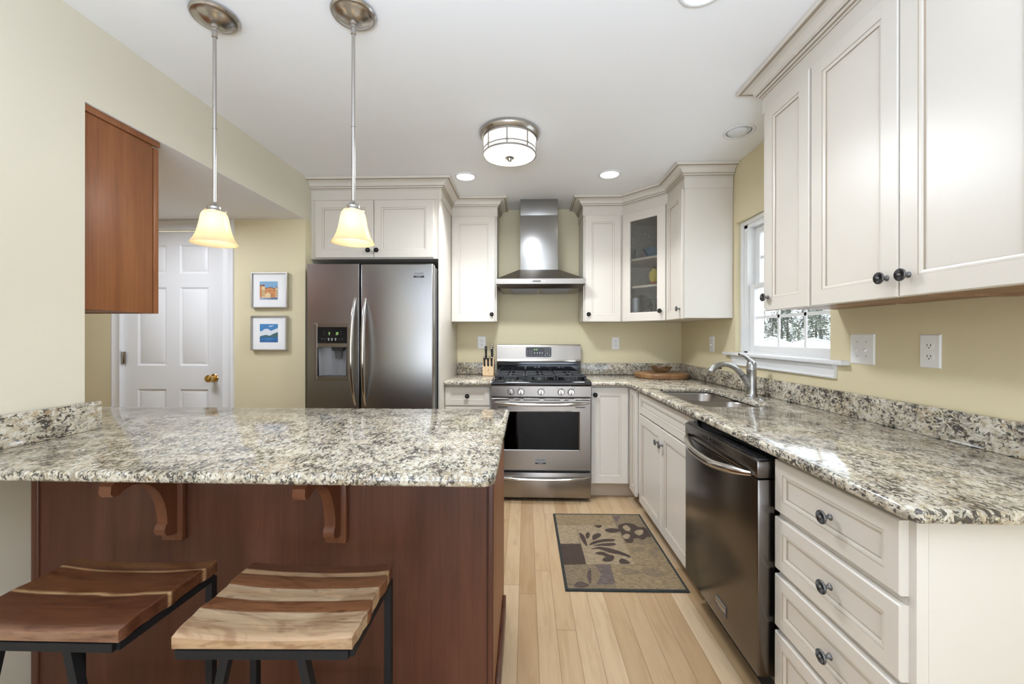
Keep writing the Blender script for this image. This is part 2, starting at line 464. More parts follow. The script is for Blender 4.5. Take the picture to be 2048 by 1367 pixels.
# ------------------------------------------------------------------ mesh builder
class MB:
    def __init__(self):
        self.v, self.f, self.mi = [], [], []

    def add(self, verts, faces, mi=0):
        o = len(self.v)
        self.v += [Vector(p) for p in verts]
        self.f += [[o + i for i in q] for q in faces]
        self.mi += [mi] * len(faces)
        return self

    def bm(self, b, mi=0, mat=None):
        b.verts.index_update()
        vs = [(mat @ w.co if mat else w.co.copy()) for w in b.verts]
        self.add(vs, [[w.index for w in q.verts] for q in b.faces], mi)
        b.free()
        return self

    def box(self, x0, x1, y0, y1, z0, z1, r=0.0, mi=0, seg=2, mat=None):
        b = bmesh.new()
        bmesh.ops.create_cube(b, size=1)
        for w in b.verts:
            w.co = Vector(((x0 + x1) / 2 + w.co.x * (x1 - x0), (y0 + y1) / 2 + w.co.y * (y1 - y0),
                           (z0 + z1) / 2 + w.co.z * (z1 - z0)))
        if r > 0:
            r = min(r, 0.49 * min(abs(x1 - x0), abs(y1 - y0), abs(z1 - z0)))
            bmesh.ops.bevel(b, geom=b.edges[:], offset=r, segments=seg, profile=0.5, affect='EDGES')
        return self.bm(b, mi, mat)

    def lathe(self, prof, seg=32, mat=None, mi=0, caps=(True, True), wob=None):
        vs, fs = [], []
        for k, (r, z) in enumerate(prof):
            for i in range(seg):
                a = 2 * PI * i / seg
                zz = z + (wob(k, i) if wob else 0)
                vs.append(Vector((r * math.cos(a), r * math.sin(a), zz)))
        for k in range(len(prof) - 1):
            for i in range(seg):
                j = (i + 1) % seg
                fs.append([k * seg + i, k * seg + j, (k + 1) * seg + j, (k + 1) * seg + i])
        if caps[0]:
            fs.append(list(range(seg))[::-1])
        if caps[1]:
            fs.append([(len(prof) - 1) * seg + i for i in range(seg)])
        if mat:
            vs = [mat @ p for p in vs]
        return self.add(vs, fs, mi)

    def cyl(self, p0, p1, r, seg=16, mi=0, r1=None):
        return self.tube([p0, p1], [r, r if r1 is None else r1], seg, mi)

    def tube(self, pts, radii, seg=12, mi=0, flat=1.0, up=None, square=False):
        pts = [Vector(p) for p in pts]
        if not isinstance(radii, (list, tuple)):
            radii = [radii] * len(pts)
        vs, fs = [], []
        ref = Vector(up) if up else None
        for k, p in enumerate(pts):
            t = (pts[min(k + 1, len(pts) - 1)] - pts[max(k - 1, 0)]).normalized()
            if ref is None:
                ref = Vector((0, 0, 1)) if abs(t.z) < 0.9 else Vector((1, 0, 0))
            a = (ref - t * ref.dot(t)).normalized()
            b = t.cross(a)
            if not up:
                ref = a
            for i in range(seg):
                w = 2 * PI * i / seg + (PI / 4 if square else 0)
                q = math.sqrt(2) if square else 1
                vs.append(p + (a * math.cos(w) * flat + b * math.sin(w)) * radii[k] * q)
        for k in range(len(pts) - 1):
            for i in range(seg):
                j = (i + 1) % seg
                fs.append([k * seg + i, k * seg + j, (k + 1) * seg + j, (k + 1) * seg + i])
        fs.append(list(range(seg))[::-1])
        fs.append([(len(pts) - 1) * seg + i for i in range(seg)])
        return self.add(vs, fs, mi)

    def prism(self, poly, F, d0, d1, mi=0, mi_side=None):
        """poly in (u,v); F(u,v,n) -> point."""
        n = len(poly)
        vs = [F(u, w, d0) for u, w in poly] + [F(u, w, d1) for u, w in poly]
        self.add(vs, [list(range(n))[::-1], [n + i for i in range(n)]], mi)
        o = len(self.v) - 2 * n
        for i in range(n):
            j = (i + 1) % n
            self.f.append([o + i, o + j, o + n + j, o + n + i])
            self.mi.append(mi if mi_side is None else mi_side)
        return self

    def slab(self, poly, z0, z1, r=0.008, seg=3, mi=0):
        """horizontal slab with rounded long edges"""
        n = len(poly)
        rings = []
        for k in range(seg + 1):
            a = PI / 2 * k / seg
            rings.append((r * (1 - math.sin(a)), z0 + r * (1 - math.cos(a))))
        rings = [(r * (1 - math.sin(PI / 2 * k / seg)), z0 + r * (1 - math.cos(PI / 2 * k / seg))) for k in range(seg + 1)]
        rings += [(r * (1 - math.cos(PI / 2 * k / seg)), z1 - r + r * math.sin(PI / 2 * k / seg)) for k in range(seg + 1)]
        P = [Vector((x, y)) for x, y in poly]
        area = sum(P[i].x * P[(i + 1) % n].y - P[(i + 1) % n].x * P[i].y for i in range(n))
        sgn = 1 if area > 0 else -1
        offs = []
        for i in range(n):
            a = (P[i] - P[i - 1]).normalized()
            b = (P[(i + 1) % n] - P[i]).normalized()
            na = Vector((-a.y, a.x)) * sgn
            nb = Vector((-b.y, b.x)) * sgn
            m = (na + nb)
            m = m / max(0.2, (1 + na.dot(nb)))
            offs.append(m)
        vs, fs = [], []
        for ins, z in rings:
            for i in range(n):
                q = P[i] + offs[i] * ins
                vs.append((q.x, q.y, z))
        for k in range(len(rings) - 1):
            for i in range(n):
                j = (i + 1) % n
                fs.append([k * n + i, k * n + j, (k + 1) * n + j, (k + 1) * n + i])
        fs.append(list(range(n))[::-1])
        fs.append([(len(rings) - 1) * n + i for i in range(n)])
        return self.add(vs, fs, mi)

    def sweep(self, path, prof, mi=0, mis=None):
        """profile (out, z) swept along a plan path; out is to the right of travel"""
        P = [Vector(p) for p in path]
        n, m = len(P), len(prof)
        offs = []
        for i in range(n):
            ds = []
            if i > 0:
                ds.append((P[i] - P[i - 1]).normalized())
            if i < n - 1:
                ds.append((P[i + 1] - P[i]).normalized())
            ns = [Vector((d.y, -d.x)) for d in ds]
            offs.append(ns[0] if len(ns) == 1 else (ns[0] + ns[1]) / (1 + ns[0].dot(ns[1])))
        vs, fs = [], []
        for i in range(n):
            for o, z in prof:
                q = P[i] + offs[i] * o
                vs.append((q.x, q.y, z))
        for i in range(n - 1):
            for k in range(m):
                l = (k + 1) % m
                fs.append([i * m + k, i * m + l, (i + 1) * m + l, (i + 1) * m + k])
        fs.append(list(range(m)))
        fs.append([(n - 1) * m + k for k in range(m)][::-1])
        self.add(vs, fs, mi)
        if mis:
            o = len(self.mi) - len(fs)
            for i in range(n - 1):
                for k in range(m):
                    self.mi[o + i * m + k] = mis.get(k, mi)
        return self

    def rings(self, rings, F, cap=True, mis=None):
        """rings: list of (polyline points (u,v), n) of equal count; lofted, last one capped"""
        n = len(rings[0][0])
        base = len(self.v)
        for pts, d in rings:
            self.v += [Vector(F(u, w, d)) for u, w in pts]
        for k in range(len(rings) - 1):
            for i in range(n):
                j = (i + 1) % n
                self.f.append([base + k * n + i, base + k * n + j, base + (k + 1) * n + j, base + (k + 1) * n + i])
                self.mi.append(mis[k] if mis else 0)
        if cap:
            self.f.append([base + (len(rings) - 1) * n + i for i in range(n)])
            self.mi.append(0)
        return self

    def text(self, s, F, size, u, w, d, mi=0):
        c = bpy.data.curves.new('lettering', 'FONT')
        c.body = s
        c.size = size
        c.align_x = 'CENTER'
        c.align_y = 'CENTER'
        o = bpy.data.objects.new('lettering', c)
        COL.objects.link(o)
        me = bpy.data.meshes.new_from_object(o.evaluated_get(bpy.context.evaluated_depsgraph_get()))
        vs = [F(u + q.co.x, w + q.co.y, d) for q in me.vertices]
        fs = [list(p.vertices) for p in me.polygons]
        bpy.data.objects.remove(o)
        bpy.data.curves.remove(c)
        bpy.data.meshes.remove(me)
        return self.add(vs, fs, mi)


WL = {}


def obj(name, mb, mats, parent=None, origin=None, smooth=35, fix=True):
    if isinstance(mats, str):
        mats = [mats]
    xs = [p.x for p in mb.v]
    ys = [p.y for p in mb.v]
    zs = [p.z for p in mb.v]
    og = Vector(origin) if origin else Vector(((min(xs) + max(xs)) / 2, (min(ys) + max(ys)) / 2, min(zs)))
    me = bpy.data.meshes.new(name)
    me.from_pydata([tuple(p - og) for p in mb.v], [], mb.f)
    for k in mats:
        me.materials.append(M[k])
    for p, mi in zip(me.polygons, mb.mi):
        p.material_index = mi
    if fix:
        b = bmesh.new()
        b.from_mesh(me)
        bmesh.ops.recalc_face_normals(b, faces=b.faces)
        b.to_mesh(me)
        b.free()
    if smooth:
        for p in me.polygons:
            p.use_smooth = True
        me.set_sharp_from_angle(angle=math.radians(smooth))
    me.update()
    o = bpy.data.objects.new(name, me)
    COL.objects.link(o)
    WL[o.name] = og
    if parent is not None:
        o.parent = parent
        o.location = og - WL[parent.name]
    else:
        o.location = og
    return o


def tag(o, label, cat, group=None, kind=None):
    o['label'] = label
    o['category'] = cat
    if group:
        o['group'] = group
    if kind:
        o['kind'] = kind
    return o


def thing(name, label, cat, loc, group=None, kind=None):
    o = bpy.data.objects.new(name, None)
    o.empty_display_size = 0.05
    COL.objects.link(o)
    o.location = loc
    WL[o.name] = Vector(loc)
    return tag(o, label, cat, group, kind)


def struct(name, mb, mats, parent=None, label=None, cat=None, **kw):
    o = obj(name, mb, mats, parent, **kw)
    o['kind'] = 'structure'
    if label:
        o['label'] = label
    if cat:
        o['category'] = cat
    return o


def frame(ox, oy, oz, u):
    """local frame on a vertical face: u along the face, v up, n outwards (u x z)"""
    U = Vector((u[0], u[1], 0)).normalized()
    N = U.cross(Vector((0, 0, 1)))
    O = Vector((ox, oy, oz))
    f = lambda a, b, c: O + U * a + Vector((0, 0, 1)) * b + N * c
    f.U, f.N, f.O = U, N, O
    return f


def rect(x0, x1, y0, y1):
    return [(x0, y0), (x1, y0), (x1, y1), (x0, y1)]


def inset(w, h, s):
    return rect(s, w - s, s, h - s)


# ------------------------------------------------------------------ cabinet fronts and knobs
def panel_front(name, F, w, h, parent, stile=0.056, t=0.019, hole=False):
    """five-piece front with a recessed, glazed bead"""
    mb = MB()
    R = [(inset(w, h, 0), 0), (inset(w, h, 0), t - 0.003), (inset(w, h, 0.003), t), (inset(w, h, stile), t)]
    mis = [0, 0, 0]
    if not hole:
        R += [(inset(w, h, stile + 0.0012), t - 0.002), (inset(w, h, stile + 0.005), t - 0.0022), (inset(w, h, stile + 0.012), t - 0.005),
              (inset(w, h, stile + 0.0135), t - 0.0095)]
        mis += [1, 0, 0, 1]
        mb.rings(R, F, True, mis)
    else:
        R += [(inset(w, h, stile + 0.004), t - 0.004), (inset(w, h, stile + 0.004), 0), (inset(w, h, 0), 0)]
        mis += [0, 0, 0]
        mb.rings(R, F, False, mis)
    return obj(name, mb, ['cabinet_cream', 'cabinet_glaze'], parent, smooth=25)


def knob_mesh():
    mb = MB()
    prof = [(0.0088, 0), (0.0088, 0.0015), (0.0062, 0.004), (0.0046, 0.009), (0.0044, 0.015), (0.009, 0.0185), (0.0158, 0.0205),
            (0.0178, 0.0225), (0.0180, 0.0255), (0.0168, 0.0272)]
    mb.lathe(prof, 40, caps=(True, False))
    mb.lathe([(0.0168, 0.0272), (0.0154, 0.0258), (0.0150, 0.0268), (0.0066, 0.0272), (0.0060, 0.0258)], 40, caps=(False, False), mi=1,
             wob=lambda k, i: (0.0016 if i % 2 else -0.0010) if k in (2, 3) else 0)
    mb.lathe([(0.0060, 0.0258), (0.0052, 0.0280), (0.0046, 0.0296), (0.0028, 0.0310), (0.0006, 0.0315)], 20, caps=(False, True))
    return mb


_k = obj('knob', knob_mesh(), ['pewter', 'pewter_dark'], origin=(0, 0, 0), smooth=40)
KNOB_ME = _k.data
bpy.data.objects.remove(_k)


def knob(parent, F, u, w, n=0.019):
    o = bpy.data.objects.new('knob', KNOB_ME)
    COL.objects.link(o)
    p = F(u, w, n)
    o.parent = parent
    Z = Vector((0, 0, 1))
    rot = Matrix((F.U, Z, F.N)).transposed()
    o.matrix_local = Matrix.Translation(p - WL[parent.name]) @ rot.to_4x4()
    o['label'] = 'round fluted pewter knob'
    return o


# ------------------------------------------------------------------ the setting
XR, YB, XL, HC = 1.4336, 3.80, -1.625, 2.44
HW, HH, HX = 2.96, 2.127, -4.3          # hall wall, hall ceiling, hall left end
YR = -3.2                               # rear wall behind the photographer

mb = MB().box(HX - 0.1, XR + 0.12, YR - 0.12, YB + 0.12, -0.06, 0)
struct('floor', mb, 'maple_floor', label='floor of narrow pale maple strips', cat='floor')
mb = MB().box(XL - 0.12, XR + 0.12, YR - 0.12, YB + 0.12, HC, HC + 0.08)
struct('ceiling', mb, 'ceiling_white', label='smooth white kitchen ceiling with recessed lights', cat='ceiling')
mb = MB().box(HX - 0.1, XL - 0.001, 1.4525, HW + 0.001, HH, HH + 0.08)
struct('ceiling_hall', mb, 'ceiling_white', label='lower grey-white ceiling over the hall beyond the opening', cat='ceiling')

# left wall: solid beside the dining end, a header over the opening, a short return at the fridge
mb = MB()
mb.box(XL - 0.12, XL, YR, 1.452, 0, HC)
mb.box(XL - 0.12, XL, 1.452, HW, HH + 0.001, HC)
mb.box(XL - 0.12, XL, HW, 3.06, HH, HC)
mb.box(XL - 0.12, XL, 3.06, YB + 0.1, 0, HC)
struct('wall_left', mb, 'wall_pale', label='pale cream left wall with a header over the hall opening', cat='wall')
mb = MB().box(HX, XL - 0.12, 1.332, 1.452, 0, HH)
struct('wall_hall_partition', mb, 'wall_cream', label='cream partition wall behind the hanging cherry cabinet', cat='wall')
mb = MB().box(HX - 0.1, HX, 1.332, HW + 0.1, 0, HH)
struct('wall_hall_end', mb, 'wall_cream', label='cream wall at the far end of the hall', cat='wall')
DX0, DX1, DZ = -3.012, -2.252, 2.045
mb = MB()
mb.box(HX, DX0 - 0.012, HW, HW + 0.1, 0, HH)
mb.box(DX1 + 0.012, XL, HW, HW + 0.1, 0, HH)
mb.box(DX0 - 0.012, DX1 + 0.012, HW, HW + 0.1, DZ + 0.01, HH)
struct('wall_hall', mb, 'wall_cream', label='tan cream hall wall with the white door and two framed prints', cat='wall')
mb = MB().box(XL, XR + 0.12, YB, YB + 0.1, 0, HC)
struct('wall_back', mb, 'wall_cream', label='yellow cream back wall behind the range', cat='wall')
# right wall with the window opening
WY0, WY1, WZ0, WZ1 = 1.967, 2.835, 1.135, 2.035
mb = MB()
mb.box(XR, XR + 0.15, YR, WY0, 0, HC)
mb.box(XR, XR + 0.15, WY1, YB + 0.1, 0, HC)
mb.box(XR, XR + 0.15, WY0, WY1, 0, WZ0)
mb.box(XR, XR + 0.15, WY0, WY1, WZ1, HC)
struct('wall_right', mb, 'wall_cream', label='yellow cream right wall with the sink window', cat='wall')
mb = MB()
mb.box(XL - 0.12, -1.45, YR - 0.1, YR, 0, HC)
mb.box(1.25, XR + 0.12, YR - 0.1, YR, 0, HC)
mb.box(-1.45, 1.25, YR - 0.1, YR, 2.2, HC)
struct('wall_rear', mb, 'wall_pale')

# ------------------------------------------------------------------ hall door
F = frame(DX0, HW + 0.012, 0.0, (1, 0))
dw, dh = DX1 - DX0, DZ
dt = thing('door_1', 'white six-panel hall door with a brass knob', 'door', (DX0, HW + 0.012, 0), kind='structure')
mb = MB()
uc = [0.098, 0.321, 0.423, 0.646]                 # panel columns
vr = [(0.24, 0.865), (1.04, 1.628), (1.73, 1.945)]
us = [0, uc[0], uc[1], uc[2], uc[3], dw]
vsx = [0.008] + [q for p in vr for q in p] + [dh]
for i in range(5):
    for j in range(7):
        u0, u1, w0, w1 = us[i], us[i + 1], vsx[j], vsx[j + 1]
        if i in (1, 3) and j in (1, 3, 5):
            R = []
            for s, d in [(0, 0), (0.004, -0.002), (0.011, -0.008), (0.016, -0.0085), (0.036, -0.0015)]:
                R.append((rect(u0 + s, u1 - s, w0 + s, w1 - s), d))
            mb.rings(R, F)
        else:
            mb.add([F(u0, w0, 0), F(u1, w0, 0), F(u1, w1, 0), F(u0, w1, 0)], [[0, 1, 2, 3]])
mb.add([F(0, 0.008, -0.035), F(dw, 0.008, -0.035), F(dw, dh, -0.035), F(0, dh, -0.035),
        F(0, 0.008, 0), F(dw, 0.008, 0), F(dw, dh, 0), F(0, dh, 0)],
       [[0, 1, 2, 3], [0, 1, 5, 4], [1, 2, 6, 5], [2, 3, 7, 6], [3, 0, 4, 7]])
obj('leaf', mb, 'trim_white', dt, smooth=20)
mb = MB()
mat = Matrix.Translation(F(0.690, 0.95, 0)) @ Matrix.Rotation(PI / 2, 4, 'X')
mb.lathe([(0.032, 0), (0.032, 0.004), (0.026, 0.009), (0.013, 0.012), (0.011, 0.03), (0.018, 0.036), (0.026, 0.044), (0.0285, 0.054),
          (0.026, 0.063), (0.016, 0.068), (0.004, 0.069)], 28, mat)
k = obj('door_knob', mb, 'brass', dt)
k['label'] = 'polished brass door knob'
for z in (0.25, 1.10, 1.80):
    mb = MB().box(DX0 - 0.014, DX0 + 0.016, HW - 0.002, HW + 0.004, z - 0.045, z + 0.045, 0.001)
    mb.cyl((DX0 - 0.004, HW - 0.006, z - 0.045), (DX0 - 0.004, HW - 0.006, z + 0.045), 0.006, 12)
    obj('hinge', mb, 'brushed_nickel', dt)
prof = [(0, 0), (0.0, 0.018), (0.010, 0.018), (0.016, 0.014), (0.050, 0.012), (0.062, 0.016), (0.074, 0.012), (0.078, 0)]
mb = MB()
FW = frame(0, HW, 0, (1, 0))
for side in (0, 1):
    x0 = DX0 - 0.012 if side == 0 else DX1 + 0.012
    sg = -1 if side == 0 else 1
    vs, fs = [], []
    for z in (0.0, 2.055 if True else 0):
        for a, d in prof:
            vs.append(FW(x0 + sg * a, z + (a if z > 0 else 0), d))
    m = len(prof)
    for q in range(m):
        l = (q + 1) % m
        fs.append([q, l, m + l, m + q])
    mb.add(vs, fs)
vs = []
for sgx in (DX0 - 0.012, DX1 + 0.012):
    sg = -1 if sgx < -2.6 else 1
    for a, d in prof:
        vs.append(FW(sgx + sg * a, min(2.055 + a, HH - 0.001), d))
m = len(prof)
mb.add(vs, [[q, (q + 1) % m, m + (q + 1) % m, m + q] for q in range(m)])
# jamb lining
mb.box(DX0 - 0.012, DX0 - 0.002, HW, HW + 0.1, 0, 2.055)
mb.box(DX1 + 0.002, DX1 + 0.012, HW, HW + 0.1, 0, 2.055)
struct('trim_1', mb, 'trim_white', label='white moulded casing around the hall door', cat='door casing')

# ------------------------------------------------------------------ sink window
wt = thing('window_1', 'white double-hung window over the sink, looking onto snowy roofs', 'window', (XR, 2.40, WZ0), kind='structure')
mb = MB()                                        # outer vinyl frame (set back from the wall face) with stops
x0, x1 = XR + 0.042, XR + 0.15
mb.box(x0, x1, WY1 - 0.072, WY1, WZ0, WZ1)
mb.box(x0, x1, WY0, WY0 + 0.03, WZ0, WZ1)
mb.box(x0, x1, WY0, WY1, WZ1 - 0.050, WZ1)
mb.box(x0, x1, WY0, WY1, WZ0, WZ0 + 0.030)
mb.box(x0 - 0.012, x0 + 0.01, WY1 - 0.036, WY1, WZ0, WZ1, 0.004)
mb.box(x0 - 0.012, x0 + 0.01, WY0 + 0.03, WY1 - 0.03, WZ1 - 0.030, WZ1 - 0.001, 0.004)
obj('frame', mb, 'trim_white', wt)


def sash(name, xa, xb, z0, z1, y0, y1, st, rb, rt, rows):
    mb = MB()
    mb.box(xa, xb, y0, y0 + st, z0, z1, 0.003)
    mb.box(xa, xb, y1 - 0.056, y1, z0, z1, 0.003)
    mb.box(xa, xb, y0 + st, y1 - 0.056, z0, z0 + rb, 0.003)
    mb.box(xa, xb, y0 + st, y1 - 0.056, z1 - rt, z1, 0.003)
    s = obj(name, mb, 'trim_white', wt)
    g = MB().box((xa + xb) / 2 + 0.004, (xa + xb) / 2 + 0.007, y0 + st, y1 - 0.056, z0 + rb, z1 - rt)
    obj('pane', g, 'window_glass', s)
    q = MB()
    xm = (xa + xb) / 2
    for y in (2.475, 2.243):
        q.box(xm - 0.003, xm + 0.003, y - 0.009, y + 0.009, z0 + rb, z1 - rt)
    for z in rows:
        q.box(xm - 0.003, xm + 0.003, y0 + st, y1 - 0.056, z - 0.009, z + 0.009)
    obj('muntins', q, 'trim_white', s)
    return s


sash('lower_sash', XR + 0.055, XR + 0.090, WZ0 + 0.022, 1.605, WY0 + 0.028, 2.762, 0.03, 0.048, 0.034, [1.385])
sash('upper_sash', XR + 0.093, XR + 0.128, 1.575, WZ1 - 0.045, WY0 + 0.028, 2.770, 0.03, 0.034, 0.05, [1.78])
mb = MB()
mb.box(XR - 0.038, XR + 0.045, 1.852, 2.95, WZ0, 1.156, 0.005)
struct('trim_2', mb, 'trim_white', label='white window sill board with horned ends above the faucet', cat='window sill')
mb = MB()
prof = [(0, 1.050), (0.016, 1.050), (0.018, 1.056), (0.012, 1.064), (0.012, 1.112), (0.020, 1.120), (0.024, 1.133), (0, 1.133)]
mb.sweep([(XR, 2.865), (XR, 1.925)], [(a, b + 0.02 if b < 1.08 else b) for a, b in prof])
struct('trim_3', mb, 'trim_white', label='white moulded apron under the window sill', cat='window apron')
# rear glass door (behind the photographer)
mb = MB()
for xa, xb in ((-1.45, -1.37), (-0.14, -0.06), (1.17, 1.25)):
    mb.box(xa, xb, YR - 0.08, YR - 0.02, 0, 2.2)
mb.box(-1.37, 1.17, YR - 0.08, YR - 0.02, 0, 0.1)
mb.box(-1.37, 1.17, YR - 0.08, YR - 0.02, 2.12, 2.2)
struct('window_2', mb, 'trim_white')

# ------------------------------------------------------------------ base cabinets, right-hand run
CF, DF = 0.8323, 0.8133           # carcass front and door face (X) of the right-hand run


def FR(y, z, x=CF):
    """face looking towards -X; u runs towards the camera (-Y)"""
    return frame(x, y, z, (0, -1))


def FBK(x, z, y):
    """face looking towards the camera (-Y)"""
    return frame(x, y, z, (1, 0))


CC = ['cabinet_cream', 'cabinet_glaze']
# four-drawer base
t = thing('drawer_cabinet', 'cream four-drawer base cabinet with a white end panel, nearest the camera', 'base cabinet', (1.12, 1.13, 0))
mb = MB()
mb.box(CF, XR - 0.004, 0.915, 1.362, 0.10, 0.882)
obj('body', mb, 'cabinet_cream', t)
mb = MB().box(0.905, XR - 0.004, 0.92, 1.362, 0.0, 0.10)
obj('toe_kick', mb, 'toe_tan', t)
mb = MB()
mb.box(CF, XR - 0.004, 0.895, 0.915, 0.0, 0.882, 0.0015)
mb.box(CF + 0.024, XR - 0.03, 0.8935, 0.896, 0.02, 0.868, 0.001)
obj('end_panel', mb, 'cabinet_cream', t)['label'] = 'white finished end panel'
for z0, z1 in ((0.699, 0.864), (0.512, 0.679), (0.326, 0.493), (0.112, 0.308)):
    F = FR(1.359, z0)
    d = panel_front('drawer', F, 0.446, z1 - z0, t, 0.040)
    knob(d, F, 0.244, (z1 - z0) / 2)

# dishwasher
t = thing('dishwasher', 'stainless dishwasher between the sink cabinet and the drawer stack', 'dishwasher', (1.1, 1.68, 0))
Y0, Y1 = 1.374, 1.986
mb = MB().box(0.84, XR - 0.02, Y0 + 0.004, Y1 - 0.004, 0.10, 0.868)
obj('tub', mb, 'black_plastic', t)
mb = MB()
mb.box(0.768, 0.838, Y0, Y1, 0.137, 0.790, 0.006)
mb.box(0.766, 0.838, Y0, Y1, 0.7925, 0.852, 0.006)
d = obj('door', mb, 'stainless_darkened', t)
mb = MB().box(0.776, 0.836, Y0 + 0.006, Y1 - 0.006, 0.846, 0.8585, 0.002)
obj('control_strip', mb, 'black_gloss', d)
mb = MB().box(0.7655, 0.770, 1.695, 1.735, 0.826, 0.842, 0.001)
obj('indicator_window', mb, 'black_gloss', d)
pts = []
for i in range(25):
    a = i / 24
    e = math.sin(PI * a)
    pts.append((0.764 - 0.050 * min(1, e * 1.15) ** 0.8, Y1 - 0.035 - (Y1 - Y0 - 0.062) * a, 0.800 - 0.026 * e))
mb = MB().tube(pts, [0.008 + 0.0085 * min(1, 2.2 * math.sin(PI * i / 24)) for i in range(25)], 14, flat=1.0, up=(0, 0, 1))
obj('handle', mb, 'handle_steel', d)['label'] = 'bowed polished bar handle'
F = FR(1.668, 0.186, 0.768)
mb = MB()
mb.box(0.7655, 0.769, 1.583, 1.668, 0.186, 0.229, 0.001)
mb.box(0.7648, 0.7662, 1.587, 1.664, 0.203, 0.225, 0.0, mi=1)
mb.text('FRIGIDAIRE', F, 0.0135, 0.0425, 0.0285, 0.0036, mi=2)
mb.text('GALLERY', F, 0.010, 0.0425, 0.0105, 0.0028, mi=1)
obj('badge', mb, ['charcoal_plastic', 'frame_silver', 'black_plastic'], d, smooth=0)
mb = MB().box(0.86, 0.90, Y0 + 0.01, Y1 - 0.01, 0.0, 0.125)
obj('kick_plate', mb, 'gap_black', t)

# sink base
t = thing('sink_cabinet', 'cream sink base cabinet with two doors, beside the dishwasher', 'base cabinet', (1.12, 2.48, 0))
mb = MB()
mb.box(CF, CF + 0.018, 1.990, 2.966, 0.10, 0.882)
mb.box(CF, XR - 0.004, 1.990, 2.008, 0.10, 0.882)
mb.box(CF, XR - 0.004, 2.948, 2.966, 0.10, 0.882)
mb.box(CF, XR - 0.004, 1.990, 2.966, 0.10, 0.118)
obj('body', mb, 'cabinet_cream', t)
mb = MB().box(0.895, 0.91, 1.990, 2.966, 0.0, 0.10)
obj('toe_kick', mb, 'toe_tan', t)
F = FR(2.948, 0.718)
panel_front('false_front', F, 0.946, 0.145, t, 0.040)
F = FR(2.948, 0.083)
d = panel_front('door', F, 0.470, 0.626, t)
knob(d, F, 0.433, 0.535)
F = FR(2.473, 0.083)
d = panel_front('door', F, 0.471, 0.626, t)
knob(d, F, 0.030, 0.535)

# corner cabinet (two doors meeting in the corner)
t = thing('corner_cabinet', 'cream corner base cabinet whose two doors meet right of the range', 'base cabinet', (1.0, 3.3, 0))
BF = 3.208
mb = MB()
poly = [(0.507, BF), (CF - 0.006, BF), (CF - 0.006, 2.968), (XR - 0.004, 2.968), (XR - 0.004, YB - 0.004), (0.507, YB - 0.004)]
mb.prism(poly, lambda u, w, n: Vector((u, w, n)), 0.118, 0.882)
obj('body', mb, 'cabinet_cream', t)
mb = MB()
poly = [(0.507, BF + 0.06), (0.895, BF + 0.06), (0.895, 2.968), (0.91, 2.968), (0.91, BF + 0.075), (0.507, BF + 0.075)]
mb.prism(poly, lambda u, w, n: Vector((u, w, n)), 0.0, 0.118)
obj('toe_kick', mb, 'toe_tan', t)
F = FBK(0.512, 0.121, BF)
d = panel_front('door', F, 0.285, 0.746, t)
knob(d, F, 0.028, 0.690)
F = FR(3.186, 0.090, CF - 0.008)
panel_front('door', F, 0.172, 0.777, t, 0.045)

# small cabinet left of the range
t = thing('narrow_base_cabinet', 'narrow cream base cabinet with one drawer, left of the range', 'base cabinet', (-0.45, 3.5, 0))
mb = MB().box(-0.636, -0.268, BF, YB - 0.004, 0.10, 0.882)
obj('body', mb, 'cabinet_cream', t)
mb = MB().box(-0.636, -0.268, BF + 0.06, YB - 0.01, 0, 0.10)
obj('toe_kick', mb, 'toe_tan', t)
F = FBK(-0.632, 0.721, BF)
d = panel_front('drawer', F, 0.354, 0.142, t, 0.040)
knob(d, F, 0.178, 0.075)
F = FBK(-0.632, 0.105, BF)
panel_front('door', F, 0.354, 0.602, t)

# ------------------------------------------------------------------ granite tops
GZ0, GZ1 = 0.8835, 0.914


def arc(cx, cy, r, a0, a1, n=6):
    return [(cx + r * math.cos(math.radians(a0 + (a1 - a0) * i / n)), cy + r * math.sin(math.radians(a0 + (a1 - a0) * i / n))) for i in range(n + 1)]


# L-shaped worktop with the sink cut-out: the outline runs in through a hair-thin slit round the opening
XE, YE = 0.781, 0.846
SX0, SX1, SY0, SY1, SR = 0.875, 1.232, 2.065, 2.795, 0.085
hole = (arc(SX1 - SR, SY1 - SR, SR, 90, 0) + arc(SX1 - SR, SY0 + SR, SR, 0, -90) +
        arc(SX0 + SR, SY0 + SR, SR, 270, 180) + arc(SX0 + SR, SY1 - SR, SR, 180, 90))
outer = [(0.508, 3.148)] + [(XE - 0.012, 3.148), (XE, 3.136)] + arc(XE + 0.05, YE + 0.035, 0.05, 180, 225, 4) + [(XE + 0.062, YE)] + \
        [(XR - 0.002, YE), (XR - 0.002, YB - 0.002), (0.508, YB - 0.002)]


def slab_with_hole(outer, hole, z0, z1, r):
    b = bmesh.new()
    def loop(pts, z):
        vs = [b.verts.new((x, y, z)) for x, y in pts]
        return vs, [b.edges.new((vs[i], vs[(i + 1) % len(vs)])) for i in range(len(vs))]
    _, e1 = loop(outer, z0)
    _, e2 = loop(hole, z0)
    res = bmesh.ops.triangle_fill(b, use_beauty=True, use_dissolve=False, edges=e1 + e2)
    fs = [q for q in res['geom'] if isinstance(q, bmesh.types.BMFace)]
    ext = bmesh.ops.extrude_face_region(b, geom=fs)
    vs = [q for q in ext['geom'] if isinstance(q, bmesh.types.BMVert)]
    for q in vs:
        q.co.z = z1
    bmesh.ops.recalc_face_normals(b, faces=b.faces)
    es = [e for e in b.edges if len(e.link_faces) == 2 and abs(e.verts[0].co.z - e.verts[1].co.z) < 1e-6
          and abs(e.link_faces[0].normal.z - e.link_faces[1].normal.z) > 0.5]
    bmesh.ops.bevel(b, geom=es, offset=r, segments=3, profile=0.5, affect='EDGES')
    return MB().bm(b)


